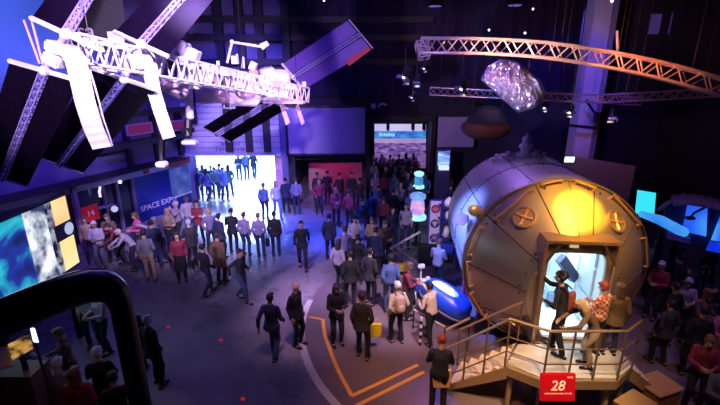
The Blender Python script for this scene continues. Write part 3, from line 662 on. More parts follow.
# masts crossing the truss and canisters
for q in ((P(66, 34, 6.8), P(45, 71, 6.95), .05), (P(141, 44, 7.85), P(124, 79, 7.95), .05), (P(31, 17, 6.8), P(44, 68, 6.95), .018), (P(24, 20, 6.9), P(40, 64, 7), .02)): MB().tube(*q).build('wing_joint', isl, iss)
for q in ((P(67, 50, 6.9), (.5, .4, .18), M.Rotation(.3, 3, 'Y'), .03), (P(140, 62, 8.1), (.42, .5, .26), None, .03), (P(56, 60, 6.9), (.28, .3, .2), M.Rotation(.5, 3, 'Y'), .03)): MB().box(*q).build('power_box', issw, iss)
# radiators: accordion folded, hanging in a gentle curve
def radiator(pts, wpx, d, n=26):
    rings = []; m_ = len(pts)-1
    for i in range(n+1):
        t = i/n*m_; k = min(int(t), m_-1); f = t-k; x = pts[k][0]*(1-f)+pts[k+1][0]*f; y = pts[k][1]*(1-f)+pts[k+1][1]*f
        dd = d+.022*(1 if i % 2 else -1); wl = wpx[0]*(1-i/n)+wpx[1]*i/n
        rings.append((P(x-wl/2, y+1.5, dd), P(x+wl/2, y-1.5, dd)))
    th = V((0, .02, 0)); mb = MB()
    for i in range(n):
        (a, b_), (c, e) = rings[i], rings[i+1]; mb.loft([[a, b_, b_+th, a+th], [c, e, e+th, c+th]])
    return mb
rad_m = mat('radiator_white', (.82, .78, .84), .6, var=.08)
radiator([(68, 48), (76, 62), (80, 80), (85, 103), (93, 128), (102, 148)], (21, 19), 6.8).build('radiator', rad_m, iss)
radiator([(143, 56), (150, 72), (154, 92), (160, 112), (169, 138)], (14, 12), 8.0).build('radiator', rad_m, iss)
MB().path([P(90, 70, 6.75), P(96, 90, 6.75), P(104, 120, 6.75), P(113, 146, 6.75)], .012).build('radiator_cable', rad_m, iss)
# pressurised modules
def cyl(a, b_, r, m=issw, nm='module', n=20):
    a, b_ = V(a), V(b_); d = (b_-a); mb = MB(); mb.tube(a, b_, r, n=n); e = d.normalized()*r*.35; mb.tube(b_, b_+e, r, r*.55, n); mb.tube(a, a-e, r, r*.55, n)
    for k in (.2, .5, .8): p = a.lerp(b_, k); mb.tube(p-e*.1, p+e*.1, r*1.04, n=n)
    o = mb.build(nm, m, iss); edge_smooth(o); return o
cyl(P(199, 94, 11), P(226, 93, 11.2), .26, isl, 'module')
cyl(P(228, 95, 11.4), P(256, 97, 11.8), .27, issw, 'module')
cyl(P(262, 90, 12), P(279, 93, 12.6), .30, issw, 'module')
cyl(P(188, 80, 10.6), P(190, 118, 10.8), .10, issw, 'docking_module', 12)
cyl(P(216, 84, 11.2), P(236, 86, 11.3), .20, isg, 'module')
cyl(P(268, 70, 13), P(268, 82, 13.2), .26, issw, 'storage_tank', 16)
cyl(P(281, 73, 13.2), P(281, 84, 13.3), .30, issw, 'storage_tank', 16)
cyl(P(283, 92, 13), P(283, 99, 13), .28, issw, 'module')
cyl(P(165, 83, 9.6), P(184, 92, 9.9), .20, isl, 'module')
MB().lathe([(.05, -.30), (.22, -.24), (.30, -.08), (.30, .08), (.22, .24), (.05, .30)], at=P(246, 88, 11.3), n=22).build('node_sphere', isl, iss, True)
MB().beam(P(262, 101, 12.6), P(302, 102, 13), .35, .10).build('porch_platform', mat('station_pink', (.75, .45, .6), .5), iss)
for q in ((P(190, 58, 9.2), (.34, .3, .42), M.Rotation(.4, 3, 'Y'), .02), (P(184, 48, 9.2), (.22, .2, .26), M.Rotation(.5, 3, 'Y'), .02), (P(194, 78, 9.6), (.2, .2, .5)), (P(183, 75, 9.5), (.16, .2, .4)), (P(235, 60, 11.0), (.15, .15, .2)), (P(253, 66, 11.8), (.16, .2, .22), M.Rotation(.5, 3, 'Y'))):
    MB().box(*q).build('equipment_box', issw, iss)
MB().tube(P(243, 68, 11.4), P(243, 57, 11.4), .05, .03).build('equipment_mast', issw, iss)
for q in ((P(254, 74, 11.9), (.22, .2, .22)), (P(262, 78, 12.2), (.2, .2, .16)), (P(212, 82, 10.9), (.16, .2, .14))): MB().box(q[0], q[1], None, .02).build('orange_box', isg, iss)
MB().path([P(227, 63, 10.9), P(232, 42, 10.8), P(263, 47, 11)], .032).build('robot_arm', issw, iss)
MB().tube(P(261, 47, 11), P(268, 43, 11), .085, .06).build('arm_gripper', issw, iss)
MB().ball(P(232, 42, 10.8), .06).build('arm_elbow', issw, iss)
rng = random.Random(3); fm = mat('fitting_white', (.72, .68, .78), .5); fo = mat('fitting_amber', (.75, .45, .3), .5)
for i in range(46):
    s = rng.uniform(.40, .98); a = TT(s, rng.uniform(-.3, .35), rng.uniform(-.3, .3)); b = MB().box(a, (rng.uniform(.05, .18), rng.uniform(.05, .2), rng.uniform(.05, .16)), M.Rotation(rng.uniform(0, 1.5), 3, 'Z'))
    if i % 3 == 0: b.tube(a, a+V((rng.uniform(-.2, .2), rng.uniform(-.1, .1), rng.uniform(-.35, -.1))), .014, n=5)
    b.build('fitting', fo if i % 5 == 1 else fm, iss)
for px, py, d in ((248, 104, 11.6), (200, 108, 10.9), (224, 108, 11.4), (230, 108, 11.5)):
    p = P(px, py-6, d); q = P(px, py, d); MB().tube(p, q, .014).beam(q-V((.14, 0, 0)), q+V((.14, 0, 0)), .03, .02).build('antenna', issw, iss)
# streamers under the far end: hanging ribbon radiators
radiator([(281, 103), (284, 112), (288, 124)], (3, 4), 13.5, 8).build('ribbon_radiator', isl, iss)
radiator([(297, 105), (299, 112), (303, 124)], (3, 3), 13.5, 8).build('ribbon_radiator', isl, iss)
# supply craft hanging below, dark with bright foot
b = MB(); b.tube(P(188, 120, 10.8), P(188, 136, 10.8), .10, n=10); b.box(P(188, 130, 10.8), (.26, .2, .12)); b.build('cargo_boom', black, iss)
MB().box(P(190, 142, 10.8), (.36, .25, .10), None, .02).build('cargo_pallet', issw, iss)
b = MB(); b.tube(P(162, 140, 8.8), P(162, 160, 8.8), .06, n=10); b.build('cargo_boom', black, iss)
MB().box(P(162, 164, 8.8), (.2, .2, .10), None, .02).build('cargo_pallet', issw, iss)
for s in (.05, .35, .6, .95): p = TT(s, 0, .18); MB().tube(p, (p.x, p.y, ZC-.005), .008, n=5).build('suspension_cable', black, iss)
# lettering on the near wing
(w_, a, ax, wa, nn) = w1
if nn.y > 0: nn = -nn
esaM = M.Translation(P(85, 33.5, 6.9)) @ M.Rotation(R(-4), 4, 'Y') @ M.Rotation(pi/2, 4, 'X')
# dark banner with flags behind the truss
p0, p1 = P(70, 50, 9.6), P(130, -12, 9.6)
fb = empty('dark_banner', (p0.lerp(p1, .5).x, p0.y, p0.z), 'dark banner with faint letters esa and a striped flag', 'banner')
MB().b2((p0.x, p0.y, p0.z), (p1.x, p0.y+.03, p1.z)).build('banner_cloth', softblack, fb)
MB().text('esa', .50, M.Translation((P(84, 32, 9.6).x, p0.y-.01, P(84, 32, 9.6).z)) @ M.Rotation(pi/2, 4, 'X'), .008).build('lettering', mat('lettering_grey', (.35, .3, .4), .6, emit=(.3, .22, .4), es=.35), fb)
b = MB(); q = P(118, 39, 9.6)
b.b2((q.x-.18, p0.y-.006, q.z-.15), (q.x+.18, p0.y, q.z+.15))
for i in range(5): b.b2((q.x-.16+i*.07, p0.y-.012, q.z-.13), (q.x-.125+i*.07, p0.y, q.z+.13))
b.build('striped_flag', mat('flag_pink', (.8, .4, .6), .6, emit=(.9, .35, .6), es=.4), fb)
for x in (p0.x+.1, p1.x-.1): MB().tube((x, p0.y+.01, p1.z), (x, p0.y+.01, ZC), .01, n=5).build('hanging_wire', black, fb)

# ------------------------------------------------------------------ lighting trusses
trm = mat('truss_warm_metal', (.85, .74, .72), .35, .35)
def smoothpts(ctrl, n):
    out = []; m_ = len(ctrl)-1
    for i in range(n+1):
        t = i/n*m_; k = min(int(t), m_-1); f = t-k
        p0 = ctrl[max(k-1, 0)]; p1 = ctrl[k]; p2 = ctrl[k+1]; p3 = ctrl[min(k+2, m_)]
        out.append(.5*((2*p1)+(p2-p0)*f+(2*p0-5*p1+4*p2-p3)*f*f+(3*p1-p0-3*p2+p3)*f**3))
    return out
t1 = empty('lighting_truss', P(570, 60, 11), 'long curved box truss glowing orange across upper right', 'truss')
cps = [P(421, 45.5, 11.2), P(480, 46, 11), P(545, 50, 10.8), (P(610, 60, 10.6)), P(670, 73, 10.4), P(740, 93, 10.2)]
MB().truss(smoothpts(cps, 15), .36, .036, rd=.018).build('truss_frame', trm, t1)
MB().truss([P(421, 42, 11.2), P(423, 50, 11.2), P(424, 58, 11.2)], .28, .03, rd=.018, up=(1, 0, 0)).build('end_corner', trm, t1)
for x, y in ((470, 45), (560, 52), (617, 60), (690, 78)): p = P(x, y, 10.9); MB().tube(p, (p.x, p.y, ZC), .012, n=5).build('hanging_wire', black, t1)
b = MB(); rng = random.Random(5)
for i in range(9): p = P(425+i*6, 42-rng.random()*4, 11.1); q = P(431+i*6, 42-rng.random()*5, 11.1); b.tube(p, q, .012, n=5)
b.build('cable_bundle', black, t1)
t2 = empty('lighting_truss', P(600, 98, 15), 'straight dim violet truss behind the crumpled foil', 'truss')
MB().truss([P(430, 91, 15.5).lerp(P(640, 101, 14.5), i/14) for i in range(15)], .26, .022, rd=.013).build('truss_frame', mat('truss_violet_lit', (.5, .42, .7), .35, .8), t2)  # violet of the surrounding light put into the metal colour
for x, y in ((440, 90), (560, 95), (635, 98)): p = P(x, y, 15); MB().tube(p, (p.x, p.y, ZC), .012, n=5).build('hanging_wire', black, t2)
t3 = empty('lighting_truss', P(680, 96, 11.5), 'short lower violet truss at the far right edge', 'truss')
MB().truss([P(600, 99, 14.4).lerp(P(760, 90, 13.5), i/12) for i in range(13)], .26, .024, rd=.014).build('truss_frame', MATS['truss_violet_lit'], t3)
for p in (P(625, 98, 14.3), P(700, 94, 13.9)): MB().tube(p, (p.x, p.y, ZC), .012, n=5).build('hanging_wire', black, t3)
lamp('SPOT', 'truss_spot', P(505, 80, 9.5), P(520, 48, 10.9), (1, .45, .35), 520, .1, 110, .9)
lamp('SPOT', 'truss_spot', P(640, 60, 8.6), P(640, 66, 10.5), (1, .22, .10), 330, .1, 70, .9)
lamp('SPOT', 'truss_spot', P(440, 60, 9.2), P(430, 46, 11), (.55, .3, 1), 60, .1, 90, .9)

# stage lights
glass_w = emis('stage_lens', (.75, .72, 1), 5); glass_o = emis('stage_lens_warm', (1, .75, .6), 4)
def stage(px, py, d, to, lb, m=glass_w, s=1.0, topy=None):
    p = P(px, py, d); t = empty('stage_light', p, lb, 'stage light')
    s *= .8; dr_ = V((-.55+.5*sin(px), -.75, -1.6)).normalized(); rot = dr_.to_track_quat('Z', 'Y').to_matrix().to_4x4(); T = M.Translation(p) @ rot @ M.Scale(s, 4)
    def pb(mb, nm, mm): bmesh.ops.transform(mb.bm, matrix=T, verts=mb.bm.verts); return mb.build(nm, mm, t)
    pb(MB().lathe([(.07, -.24), (.12, -.18), (.12, .05), (.15, .16), (.145, .16), (.11, .06)], n=16), 'lamp_body', black)
    pb(MB().lathe([(.12, .08), (.115, .10)], n=16), 'lens', m)
    pb(MB().path([(-.16, 0, 0), (-.16, -.2, 0), (.16, -.2, 0), (.16, 0, 0)], .014), 'yoke', black)
    for q_ in (((0, .17, .19), (.22, .01, .10)), ((0, -.17, .19), (.22, .01, .10)), ((.17, 0, .19), (.01, .22, .10))): pb(MB().box(*q_), 'barn_door', steel)
    MB().tube(p, P(px, topy if topy else py-14, d) if px < 500 else V((p.x, p.y, ZC)), .02).build('clamp_rod', black, t)
    return t
stage(406, 74, 11.2, P(398, 88, 9.8), 'big white stage light at far left of curved truss', s=1.2, topy=48)
stage(417, 80, 11.2, P(414, 92, 9), 'stage light beside big white one under truss end', s=.8, topy=48)
stage(425, 67, 11.2, P(428, 80, 9.6), 'small stage light just under the truss corner', s=.6, topy=48)
stage(413, 96, 11.2, P(414, 110, 9.6), 'lowest stage light of cluster left of the foil', s=.6, topy=80)
stage(463, 86, 11.05, P(455, 96, 10), 'open silver shuttered stage light left of the foil', s=1.1, topy=48)
stage(545, 106, 14.95, P(543, 120, 13), 'stage light under the violet truss right of foil', s=.9, topy=96)
stage(570, 110, 14.83, P(566, 122, 13), 'stage light hanging before the lit column', s=1.1, topy=98)
stage(612, 115, 14.63, P(609, 130, 12.6), 'warm stage light right of the lit column', glass_o, 1.2, 99)
for (px, py, d, lb) in ((489, 30, 14, 'tiny bright bulb above the curved truss left part'), (525, 33, 14, 'tiny bright bulb above the curved truss middle'), (612, 1, 11, 'bright bulb at the top of the vertical tube'), (324, 0.5, 15, 'bright bulb at the top edge above the arrays'), (533, 9, 15, 'bright bulb near the ceiling right of centre'), (237, 55, 16, 'tiny bulb under the robot arm')):
    p = P(px, py, d); t = tag(MB().ball(p, .032).build('bulb', emis('bulb_glow', (.9, .85, 1), 5)), lb, 'lamp'); MB().tube(p, (p.x, p.y, ZC), .005, n=5).build('cord', black, t)
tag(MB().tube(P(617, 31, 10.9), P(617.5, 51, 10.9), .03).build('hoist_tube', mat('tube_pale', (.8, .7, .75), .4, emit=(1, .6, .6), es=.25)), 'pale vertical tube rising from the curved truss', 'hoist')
# crumpled foil craft hanging
bm_ = bmesh.new(); nx, nz = 34, 26; vs = []
rng = random.Random(11); cor = [P(494, 64, 12.5), P(520, 60, 12.5), P(546, 96, 12.2), P(478, 80, 12.0)]
TL, TR, BR, BL = P(488, 60, 12.6), P(520, 58, 12.8), P(545, 92, 12.4), P(522, 118, 12.0)
ctr = P(511, 85, 12.4)
outl = [(480, 79), (488, 66), (500, 59), (517, 61), (531, 73), (541, 80), (545, 92), (540, 104), (533, 109), (518, 113), (503, 100), (490, 88)]
import mathutils.noise as mn
def foil_r(a):
    for i in range(len(outl)):
        x1, y1 = outl[i]; x2, y2 = outl[(i+1) % len(outl)]
        dx, dy = cos(a), sin(a); ex, ey = x2-x1, y2-y1; den = dx*ey-dy*ex
        if abs(den) < 1e-9: continue
        t = ((x1-511)*ey-(y1-85)*ex)/den; u_ = ((x1-511)*dy-(y1-85)*dx)/den
        if t > 0 and -.001 <= u_ <= 1.001: return t
    return 25
NA, NR = 72, 16; front = []; back = []
mbf = bmesh.new()
def ring_f(depth_sign):
    rows = []
    for j in range(1, NR+1):
        q = j/NR; row = []
        for i in range(NA):
            a = 2*pi*i/NA; r = foil_r(a)*q; bulge = .55*math.sqrt(max(0, 1-q*q))*depth_sign
            nzv = mn.noise(V((cos(a)*q*5, sin(a)*q*2.2, depth_sign*3)))*.22+mn.noise(V((cos(a)*q*16, sin(a)*q*6, depth_sign)))*.10
            row.append(mbf.verts.new(P(511+cos(a)*r, 85+sin(a)*r, 12.4-bulge+nzv*(1 if q < .99 else .1))))
        rows.append(row)
    return rows
fr_ = ring_f(1); bk = ring_f(-1); c1 = mbf.verts.new(P(511, 85, 11.85)); c2 = mbf.verts.new(P(511, 85, 12.95))
for rows, c in ((fr_, c1), (bk, c2)):
    for i in range(NA):
        mbf.faces.new((c, rows[0][i], rows[0][(i+1) % NA]))
        for j in range(NR-1): mbf.faces.new((rows[j][i], rows[j+1][i], rows[j+1][(i+1) % NA], rows[j][(i+1) % NA]))
for i in range(NA): mbf.faces.new((fr_[-1][i], bk[-1][i], bk[-1][(i+1) % NA], fr_[-1][(i+1) % NA]))
mbx = MB(); mbx._add(mbf)
foil = mat('crumpled_foil', (.62, .60, .72), .28, .85, bump=.5, scale=9)
fc = mbx.build('foil_spacecraft', foil); tag(fc, 'crumpled silver foil covered craft hanging below the curved truss', 'spacecraft')
for x, y in ((497, 66), (528, 76)): MB().tube(P(x, y, 12.4), V((P(x, y, 12.4).x, P(x, y, 12.4).y, ZC)), .01, n=5).build('hanging_wire', black, fc)
lamp('SPOT', 'foil_spot', P(480, 120, 9.5), P(512, 85, 12.4), (.50, .45, 1), 1100, .1, 40, .6)
lamp('SPOT', 'foil_red', P(500, 62, 11), P(500, 58, 12.6), (1, .05, .05), 20, .1, 80, .6)
# rusty reentry capsule hanging in the dark
rc = empty('reentry_capsule', P(485, 130, 14), 'dim rust coloured capsule hanging behind the module top', 'spacecraft')
b = MB(); p = P(486, 128, 14.5); b.ball(p, (.85, .7, .42), n=20); b.build('heat_shield', mat('rust_shield', (.10, .035, .03), .8, var=.5, scale=2, bump=.4), rc, True)
b = MB(); b.lathe([(.72, 0), (.42, .45), (.2, .55)], at=p+V((0, 0, .2)), n=20); b.build('capsule_shell', dark, rc)
for dx in (-.5, .5): MB().tube(p+V((dx, 0, .3)), (p.x+dx, p.y, ZC), .012, n=5).build('hanging_wire', black, rc)
lamp('SPOT', 'rust_spot', P(485, 150, 12.5), P(485, 131, 14.5), (1, .15, .05), 5, .1, 45, .8)

# ------------------------------------------------------------------ large angled map display at the left
x0 = -7.03; Yr, Yl, z0, z1 = 9.6, 6.6, 1.91, 3.64
md = empty('map_display', (x0, 8.2, 0), 'large tilted-looking glowing satellite map screen at the left', 'screen')
MB().b2((x0-.14, Yl-.1, z0-.06), (x0-.02, Yr+.06, z1+.06)).build('display_casing', black, md)
yj = lambda px: (lambda r: r.y*(x0/r.x))(ray(px, 235))
y1_, y2_ = yj(54), yj(27)
def mp(nm, ya, yb, za, zb, m, d=.012): return MB().b2((x0-.02, ya, za), (x0-.02+d, yb, zb)).build(nm, m, md)
mp('map_white', y2_, y1_+.05, z0, z1, ramp_mat('map_light', [(.36, (.04, .05, .15)), (.46, (.45, .5, .62)), (.56, (.95, .97, 1)), (.9, (1, 1, 1))], 2.6, 12, emit=1.0))
mp('map_blue', Yl, y2_, z0, z1, ramp_mat('map_sea', [(.35, (.01, .02, .14)), (.45, (.02, .05, .45)), (.52, (.02, .5, .75)), (.60, (.1, .8, .95)), (.8, (.8, 1, 1))], 1.1, 10, emit=.8, dist=.6))
zm = (z0+z1)/2
mp('orange_tile', y1_+.12, Yr, zm+.28, z1, ramp_mat('tile_orange', [(.3, (1, .42, .12)), (.7, (1, .72, .35))], .7, 3, emit=1.15), .016)
mp('dark_strip', y1_+.05, Yr, zm-.12, zm+.28, mat('strip_navy', (.03, .03, .12), .4), .015)
mp('yellow_tile', y1_+.12, Yr, z0, zm-.12, ramp_mat('tile_yellow', [(.3, (1, .68, .25)), (.7, (1, .80, .42))], .7, 3, emit=1.15), .016)
mp('dark_edge', y1_-.1, y1_+.12, z0, z1, ramp_mat('edge_navy', [(.42, (.01, .01, .06)), (.60, (.8, .85, 1))], 5, 8, emit=.6), .0135)
b = MB(); b.lathe([(.15, 0), (.15, .01)], at=(0, 0, 0), n=20); bmesh.ops.transform(b.bm, matrix=M.Translation((x0+.0, (y1_+Yr)/2+.2, zm+.08)) @ M.Rotation(pi/2, 4, 'Y'), verts=b.bm.verts); b.build('round_badge', emis('badge_white', (.6, .65, 1), .8), md)
for y in (7.2, 9.2): MB().b2((x0-.16, y-.05, 0), (x0-.04, y+.05, z1)).build('stand_leg', black, md)
lamp('AREA', 'map_glow', (x0+.1, 8.2, 2.8), (x0+2, 8.2, 2.2), (.7, .8, 1), 22, 2.4, size_y=1.5)
# foreground black gantry
g0, g1, g2 = P(-60, 345, 4.3), P(60, 292, 5.0), P(112, 281, 5.35)
gp = smoothpts([P(-95, 362, 4.0), P(-20, 328, 4.5), P(45, 300, 4.9), P(82, 287, 5.2), P(102, 286, 5.35), P(116, 294, 5.45), P(122, 308, 5.5)], 40)
last = gp[-1]; gp.append(V((last.x, last.y, 1.5))); gp.append(V((last.x, last.y, 0)))
mbg = MB(); rings = []
for i, p in enumerate(gp):
    d = (gp[min(i+1, len(gp)-1)]-gp[max(i-1, 0)]).normalized(); sx = d.cross(V((.3, -1, 0))).normalized(); sz = sx.cross(d)
    rr = .215 if i < 26 else max(.14, .215-(i-26)*.006); rings.append([p+sx*rr*cos(2*pi*k/16)+sz*rr*sin(2*pi*k/16) for k in range(16)])
mbg.loft(rings); gt = mbg.build('arched_gantry', mat('gloss_black', (.008, .008, .010), .22)); edge_smooth(gt, 60)
tag(gt, 'thick glossy black arched tube in the left foreground', 'gantry')
# ------------------------------------------------------------------ floor markings
def flat_strip(pts, wd, name, m, lb, cat='floor marking', z=.004):
    mb = MB(); n_ = len(pts); L = []; Rr = []
    for i, p in enumerate(pts):
        d = (pts[min(i+1, n_-1)]-pts[max(i-1, 0)]); d.z = 0; d.normalize(); s_ = V((-d.y, d.x, 0))*wd/2
        L.append(V((p.x, p.y, z))+s_); Rr.append(V((p.x, p.y, z))-s_)
    mb.loft([[l, r, V((r.x, r.y, .0005)), V((l.x, l.y, .0005))] for l, r in zip(L, Rr)])
    return tag(mb.build(name, m), lb, cat)
def circ(a, b_, c):
    ax, ay, bx, by, cx, cy = a.x, a.y, b_.x, b_.y, c.x, c.y; d = 2*(ax*(by-cy)+bx*(cy-ay)+cx*(ay-by))
    ux = ((ax*ax+ay*ay)*(by-cy)+(bx*bx+by*by)*(cy-ay)+(cx*cx+cy*cy)*(ay-by))/d; uy = ((ax*ax+ay*ay)*(cx-bx)+(bx*bx+by*by)*(ax-cx)+(cx*cx+cy*cy)*(bx-ax))/d
    return V((ux, uy, 0)), math.hypot(ax-ux, ay-uy)
cc, cr = circ(G(316, 292), G(302, 340), G(332, 400))
mb = MB(); mb.loft([[V((cc.x+cr*cos(2*pi*i/96), cc.y+cr*sin(2*pi*i/96), z)) for i in range(96)] for z in (.0004, .002)])
tag(mb.build('floor_inlay', mat('inlay_dark', (.17, .13, .15), .3, var=.35, scale=.8)), 'large dark round floor area in front of the module', 'floor marking')
a0 = math.atan2(G(312, 300).y-cc.y, G(312, 300).x-cc.x); a1 = math.atan2(G(345, 420).y-cc.y, G(345, 420).x-cc.x)
if a0 < 0: a0 += 2*pi
if a1 < 0: a1 += 2*pi
flat_strip([V((cc.x+cr*cos(a0+(a1-a0)*i/30), cc.y+cr*sin(a0+(a1-a0)*i/30), 0)) for i in range(31)], .17, 'curved_floor_line', mat('line_white', (.60, .55, .54), .5), 'curved wide white line painted on the floor')
orm = mat('line_orange', (.85, .42, .06), .5)
flat_strip([G(309, 317), G(318, 318.5), G(323, 320)], .07, 'floor_line', orm, 'short orange floor line left of the curved orange line', z=.006)
flat_strip(smoothpts([G(323, 319), G(324.5, 333), G(330, 350), G(339, 372), G(352, 396)], 20), .085, 'floor_line', orm, 'bent orange floor line running towards the viewer', z=.007)
flat_strip([G(352, 396), G(418, 365)], .085, 'floor_line', orm, 'orange floor line nearest the stairs, upper of the pair', z=.006)
flat_strip([G(352, 408), G(424, 372)], .085, 'floor_line', orm, 'orange floor line, lower of the pair by the stairs', z=.005)
flat_strip([G(396, 247), G(424, 268)], .07, 'floor_line', mat('line_mauve', (.6, .42, .35), .5), 'dim floor line running to the poster stand', z=.005)
flat_strip([G(388, 247), G(414, 268)], .05, 'floor_line', mat('line_mauve', (.6, .42, .35), .5), 'second dim floor line left of the poster stand', z=.005)
rdm = emis('laser_red', (1, .02, .05), .4)
for px, py, lb in ((221, 340, 'small red light spot on floor left of the walker'), (243, 399, 'small red light spot on the floor at the bottom'), (168, 327, 'small red light spot on floor beside the foreground figure')):
    p = G(px, py); tag(MB().lathe([(.05, .0005), (.04, .02)], at=p, n=14).build('floor_light_spot', rdm), lb, 'light')  # red laser spot drawn as a small glowing disc on the floor

# ------------------------------------------------------------------ exhibits in the middle
# poster stand with three round emblems
pb_ = G(431, 262); d0 = pb_.y
A0, A1 = PY(428.5, 245, d0), PY(441, 201, d0)
psd = empty('poster_stand', (pb_.x, d0, 0), 'white poster board with three round emblems on a black base', 'poster stand')
MB().b2((A0.x-.04, d0, A0.z-.6), (A1.x+.10, d0+.06, A1.z+.04)).build('back_board', mat('stand_blue', (.05, .06, .4), .5), psd)
MB().b2((A0.x-.0, d0-.03, A0.z), (A1.x, d0, A1.z)).build('poster', mat('poster_paper', (.78, .70, .80), .6, var=.05), psd)
lamp('SPOT', 'poster_fill', (A0.x-.6, d0-3.0, 4.6), ((A0.x+A1.x)/2, d0, 1.6), (.8, .65, 1), 260, .1, 34, .6)  # small fill added so the poster does not stay dark
hgt = A1.z-A0.z; xc = (A0.x+A1.x)/2
for i, c_ in enumerate(((.32, .03, .10), (.06, .04, .12), (.05, .04, .12))):
    z = A1.z-hgt*(.17+.33*i); r = .155
    em = MB(); em.lathe([(r, 0), (r, .012)], n=24); T = M.Translation((xc, d0-.03, z)) @ M.Rotation(pi/2, 4, 'X'); bmesh.ops.transform(em.bm, matrix=T, verts=em.bm.verts)
    e = em.build('emblem', mat('emblem_%d' % i, c_, .6), psd)
    em = MB()
    if i == 0: em.box((0, 0, .015), (.20, .05, .006)).box((0, .06, .015), (.12, .03, .006)).box((0, -.07, .015), (.12, .03, .006))
    elif i == 1: em.slab([(-.11, .06, .016), (.11, .06, .016), (0, -.11, .016)], .006).box((0, .09, .016), (.12, .02, .006))
    else: em.beam((-.10, -.04, .016), (.09, .07, .016), .03, .006).beam((-.06, .09, .016), (.06, -.09, .016), .025, .006).beam((0, .11, .016), (.1, -.02, .016), .02, .006)
    bmesh.ops.transform(em.bm, matrix=T, verts=em.bm.verts); em.build('emblem_mark', mat('mark_pink' if i == 0 else 'mark_pale', (.75, .25, .35) if i == 0 else (.7, .62, .72), .6), e)
q = G(429, 262); MB().b2((q.x-.42, d0-.35, 0), (q.x+.42, d0+.05, .72), .02).build('base_box', softblack, psd)
# glowing display columns
def glow(px, ybase, ytop, Y, lb, scale, mats):
    a, b_ = PY(px, ybase, Y), PY(px, ytop, Y); h = b_.z-a.z; x, z = a.x, a.z
    t = empty('glowing_model', (x, Y, 0), lb, 'light')
    MB().lathe([(.20, 0), (.20, .04), (.07, .07), (.07, z-.02), (.16, z-.01), (.16, z)], at=(x, Y, 0), n=16).build('black_stand', black, t)
    r = h*.28
    def part(pr, nm, m): MB().lathe(pr, at=(x, Y, z), n=20).build(nm, m, t, True)
    part([(r*.6, 0), (r*1.15, h*.04), (r*1.2, h*.14), (r*.9, h*.23)], 'lower_bulb', mats[0])
    part([(r*.82, h*.23), (r*.92, h*.4), (r*.85, h*.66), (r*.72, h*.74)], 'middle_body', mats[1])
    part([(r*.72, h*.74), (r*1.0, h*.82), (r*1.0, h*.94), (r*.6, h)], 'top_cap', mats[2])
def zgrad(name, stops, st): return ramp_mat(name, stops, 3, 4, emit=st)
ga, gb, gc = zgrad('glow_cyan', [(.3, (.25, .8, 1)), (.7, (.6, 1, 1))], 1.1), zgrad('glow_pink', [(.35, (.35, .25, .9)), (.65, (.95, .45, .75))], 1.0), zgrad('glow_blue', [(.3, (.12, .25, .95)), (.7, (.3, .6, 1))], .9)
glow(417, 219.5, 193, 15.2, 'glowing cyan and pink model on stand left of the poster', 1, (ga, gb, gc))
glow(418.5, 188.5, 171.5, 19.2, 'smaller glowing cyan model behind the pink and cyan one', 1, (ga, zgrad('glow_deep', [(.3, (.04, .2, .7)), (.7, (.1, .5, .9))], .8), ga))
# cyan kiosk
kx = PY(444, 185, 19.0); k0, k1 = PY(437.5, 165, 19), PY(450, 151, 19)
ks = empty('information_kiosk', (kx.x, 19, 0), 'tall kiosk with pale blue screen right of video room', 'kiosk')
MB().b2((k0.x-.05, 19, 0), (k1.x+.05, 19.3, k1.z+.06)).build('kiosk_body', mat('kiosk_violet', (.06, .05, .15), .4), ks)
MB().b2((k0.x, 18.97, k0.z), (k1.x, 19, k1.z)).build('kiosk_screen', ramp_mat('kiosk_glow', [(.35, (.08, .1, .6)), (.5, (.25, .45, .95)), (.7, (.8, .95, 1))], 2.2, 5, emit=1.1, stretch=(.4, 1, 3)), ks)
k2, k3 = PY(439, 170, 18.8), PY(449, 166, 18.8)
MB().b2((k2.x, 18.75, k2.z), (k3.x, 18.97, k3.z)).build('kiosk_shelf', emis('kiosk_white', (.75, .85, 1), 1.0), ks)
# barrier pole and ropes
p, q = P(384, 252, 14.8), P(420, 232, 15.0)
t = empty('barrier', (p.x, p.y, 0), 'slanted pale barrier pole left of the poster stand', 'barrier')
MB().tube(p, q, .045).build('pole', mat('pole_cream', (.75, .7, .62), .5), t)
for e in (p, q): MB().tube((e.x, e.y, 0), e, .03).lathe([(.16, 0), (.16, .03)], at=(e.x, e.y, 0), n=14).build('upright', black, t)
p, q = P(366, 262, 14.3), P(375, 252, 14.5)
t = empty('barrier', (p.x, p.y, 0), 'short pale handrail among the visitors left of centre', 'barrier')
MB().tube(p, q, .03).build('pole', MATS['pole_cream'], t)
for e in (p, q): MB().tube((e.x, e.y, 0), e, .02).build('upright', black, t)
# yellow case
p = G(399, 276); t = empty('equipment_case', p, 'small yellow and black case on the floor in the middle', 'case')
MB().b2((p.x-.24, p.y-.15, 0), (p.x+.24, p.y+.15, .42), .02).build('case_body', mat('case_yellow', (.75, .52, .04), .5), t)
MB().b2((p.x-.25, p.y-.16, .12), (p.x+.25, p.y+.16, .24)).build('case_band', black, t)
MB().path([(p.x-.1, p.y, .42), (p.x-.1, p.y, .48), (p.x+.1, p.y, .48), (p.x+.1, p.y, .42)], .012).build('case_handle', black, t)
# slanting cable from the red corner
tag(MB().tube(PY(362, 163, 18.5), PY(304, 190, 18.8), .012).tube(PY(362, 163, 18.5), V((PY(362, 163, 18.5).x, 18.5, zR)), .01).build('hanging_cable', mat('cable_pale', (.5, .4, .6), .5)), 'slanting pale cable left of the red corner', 'cable') if False else None
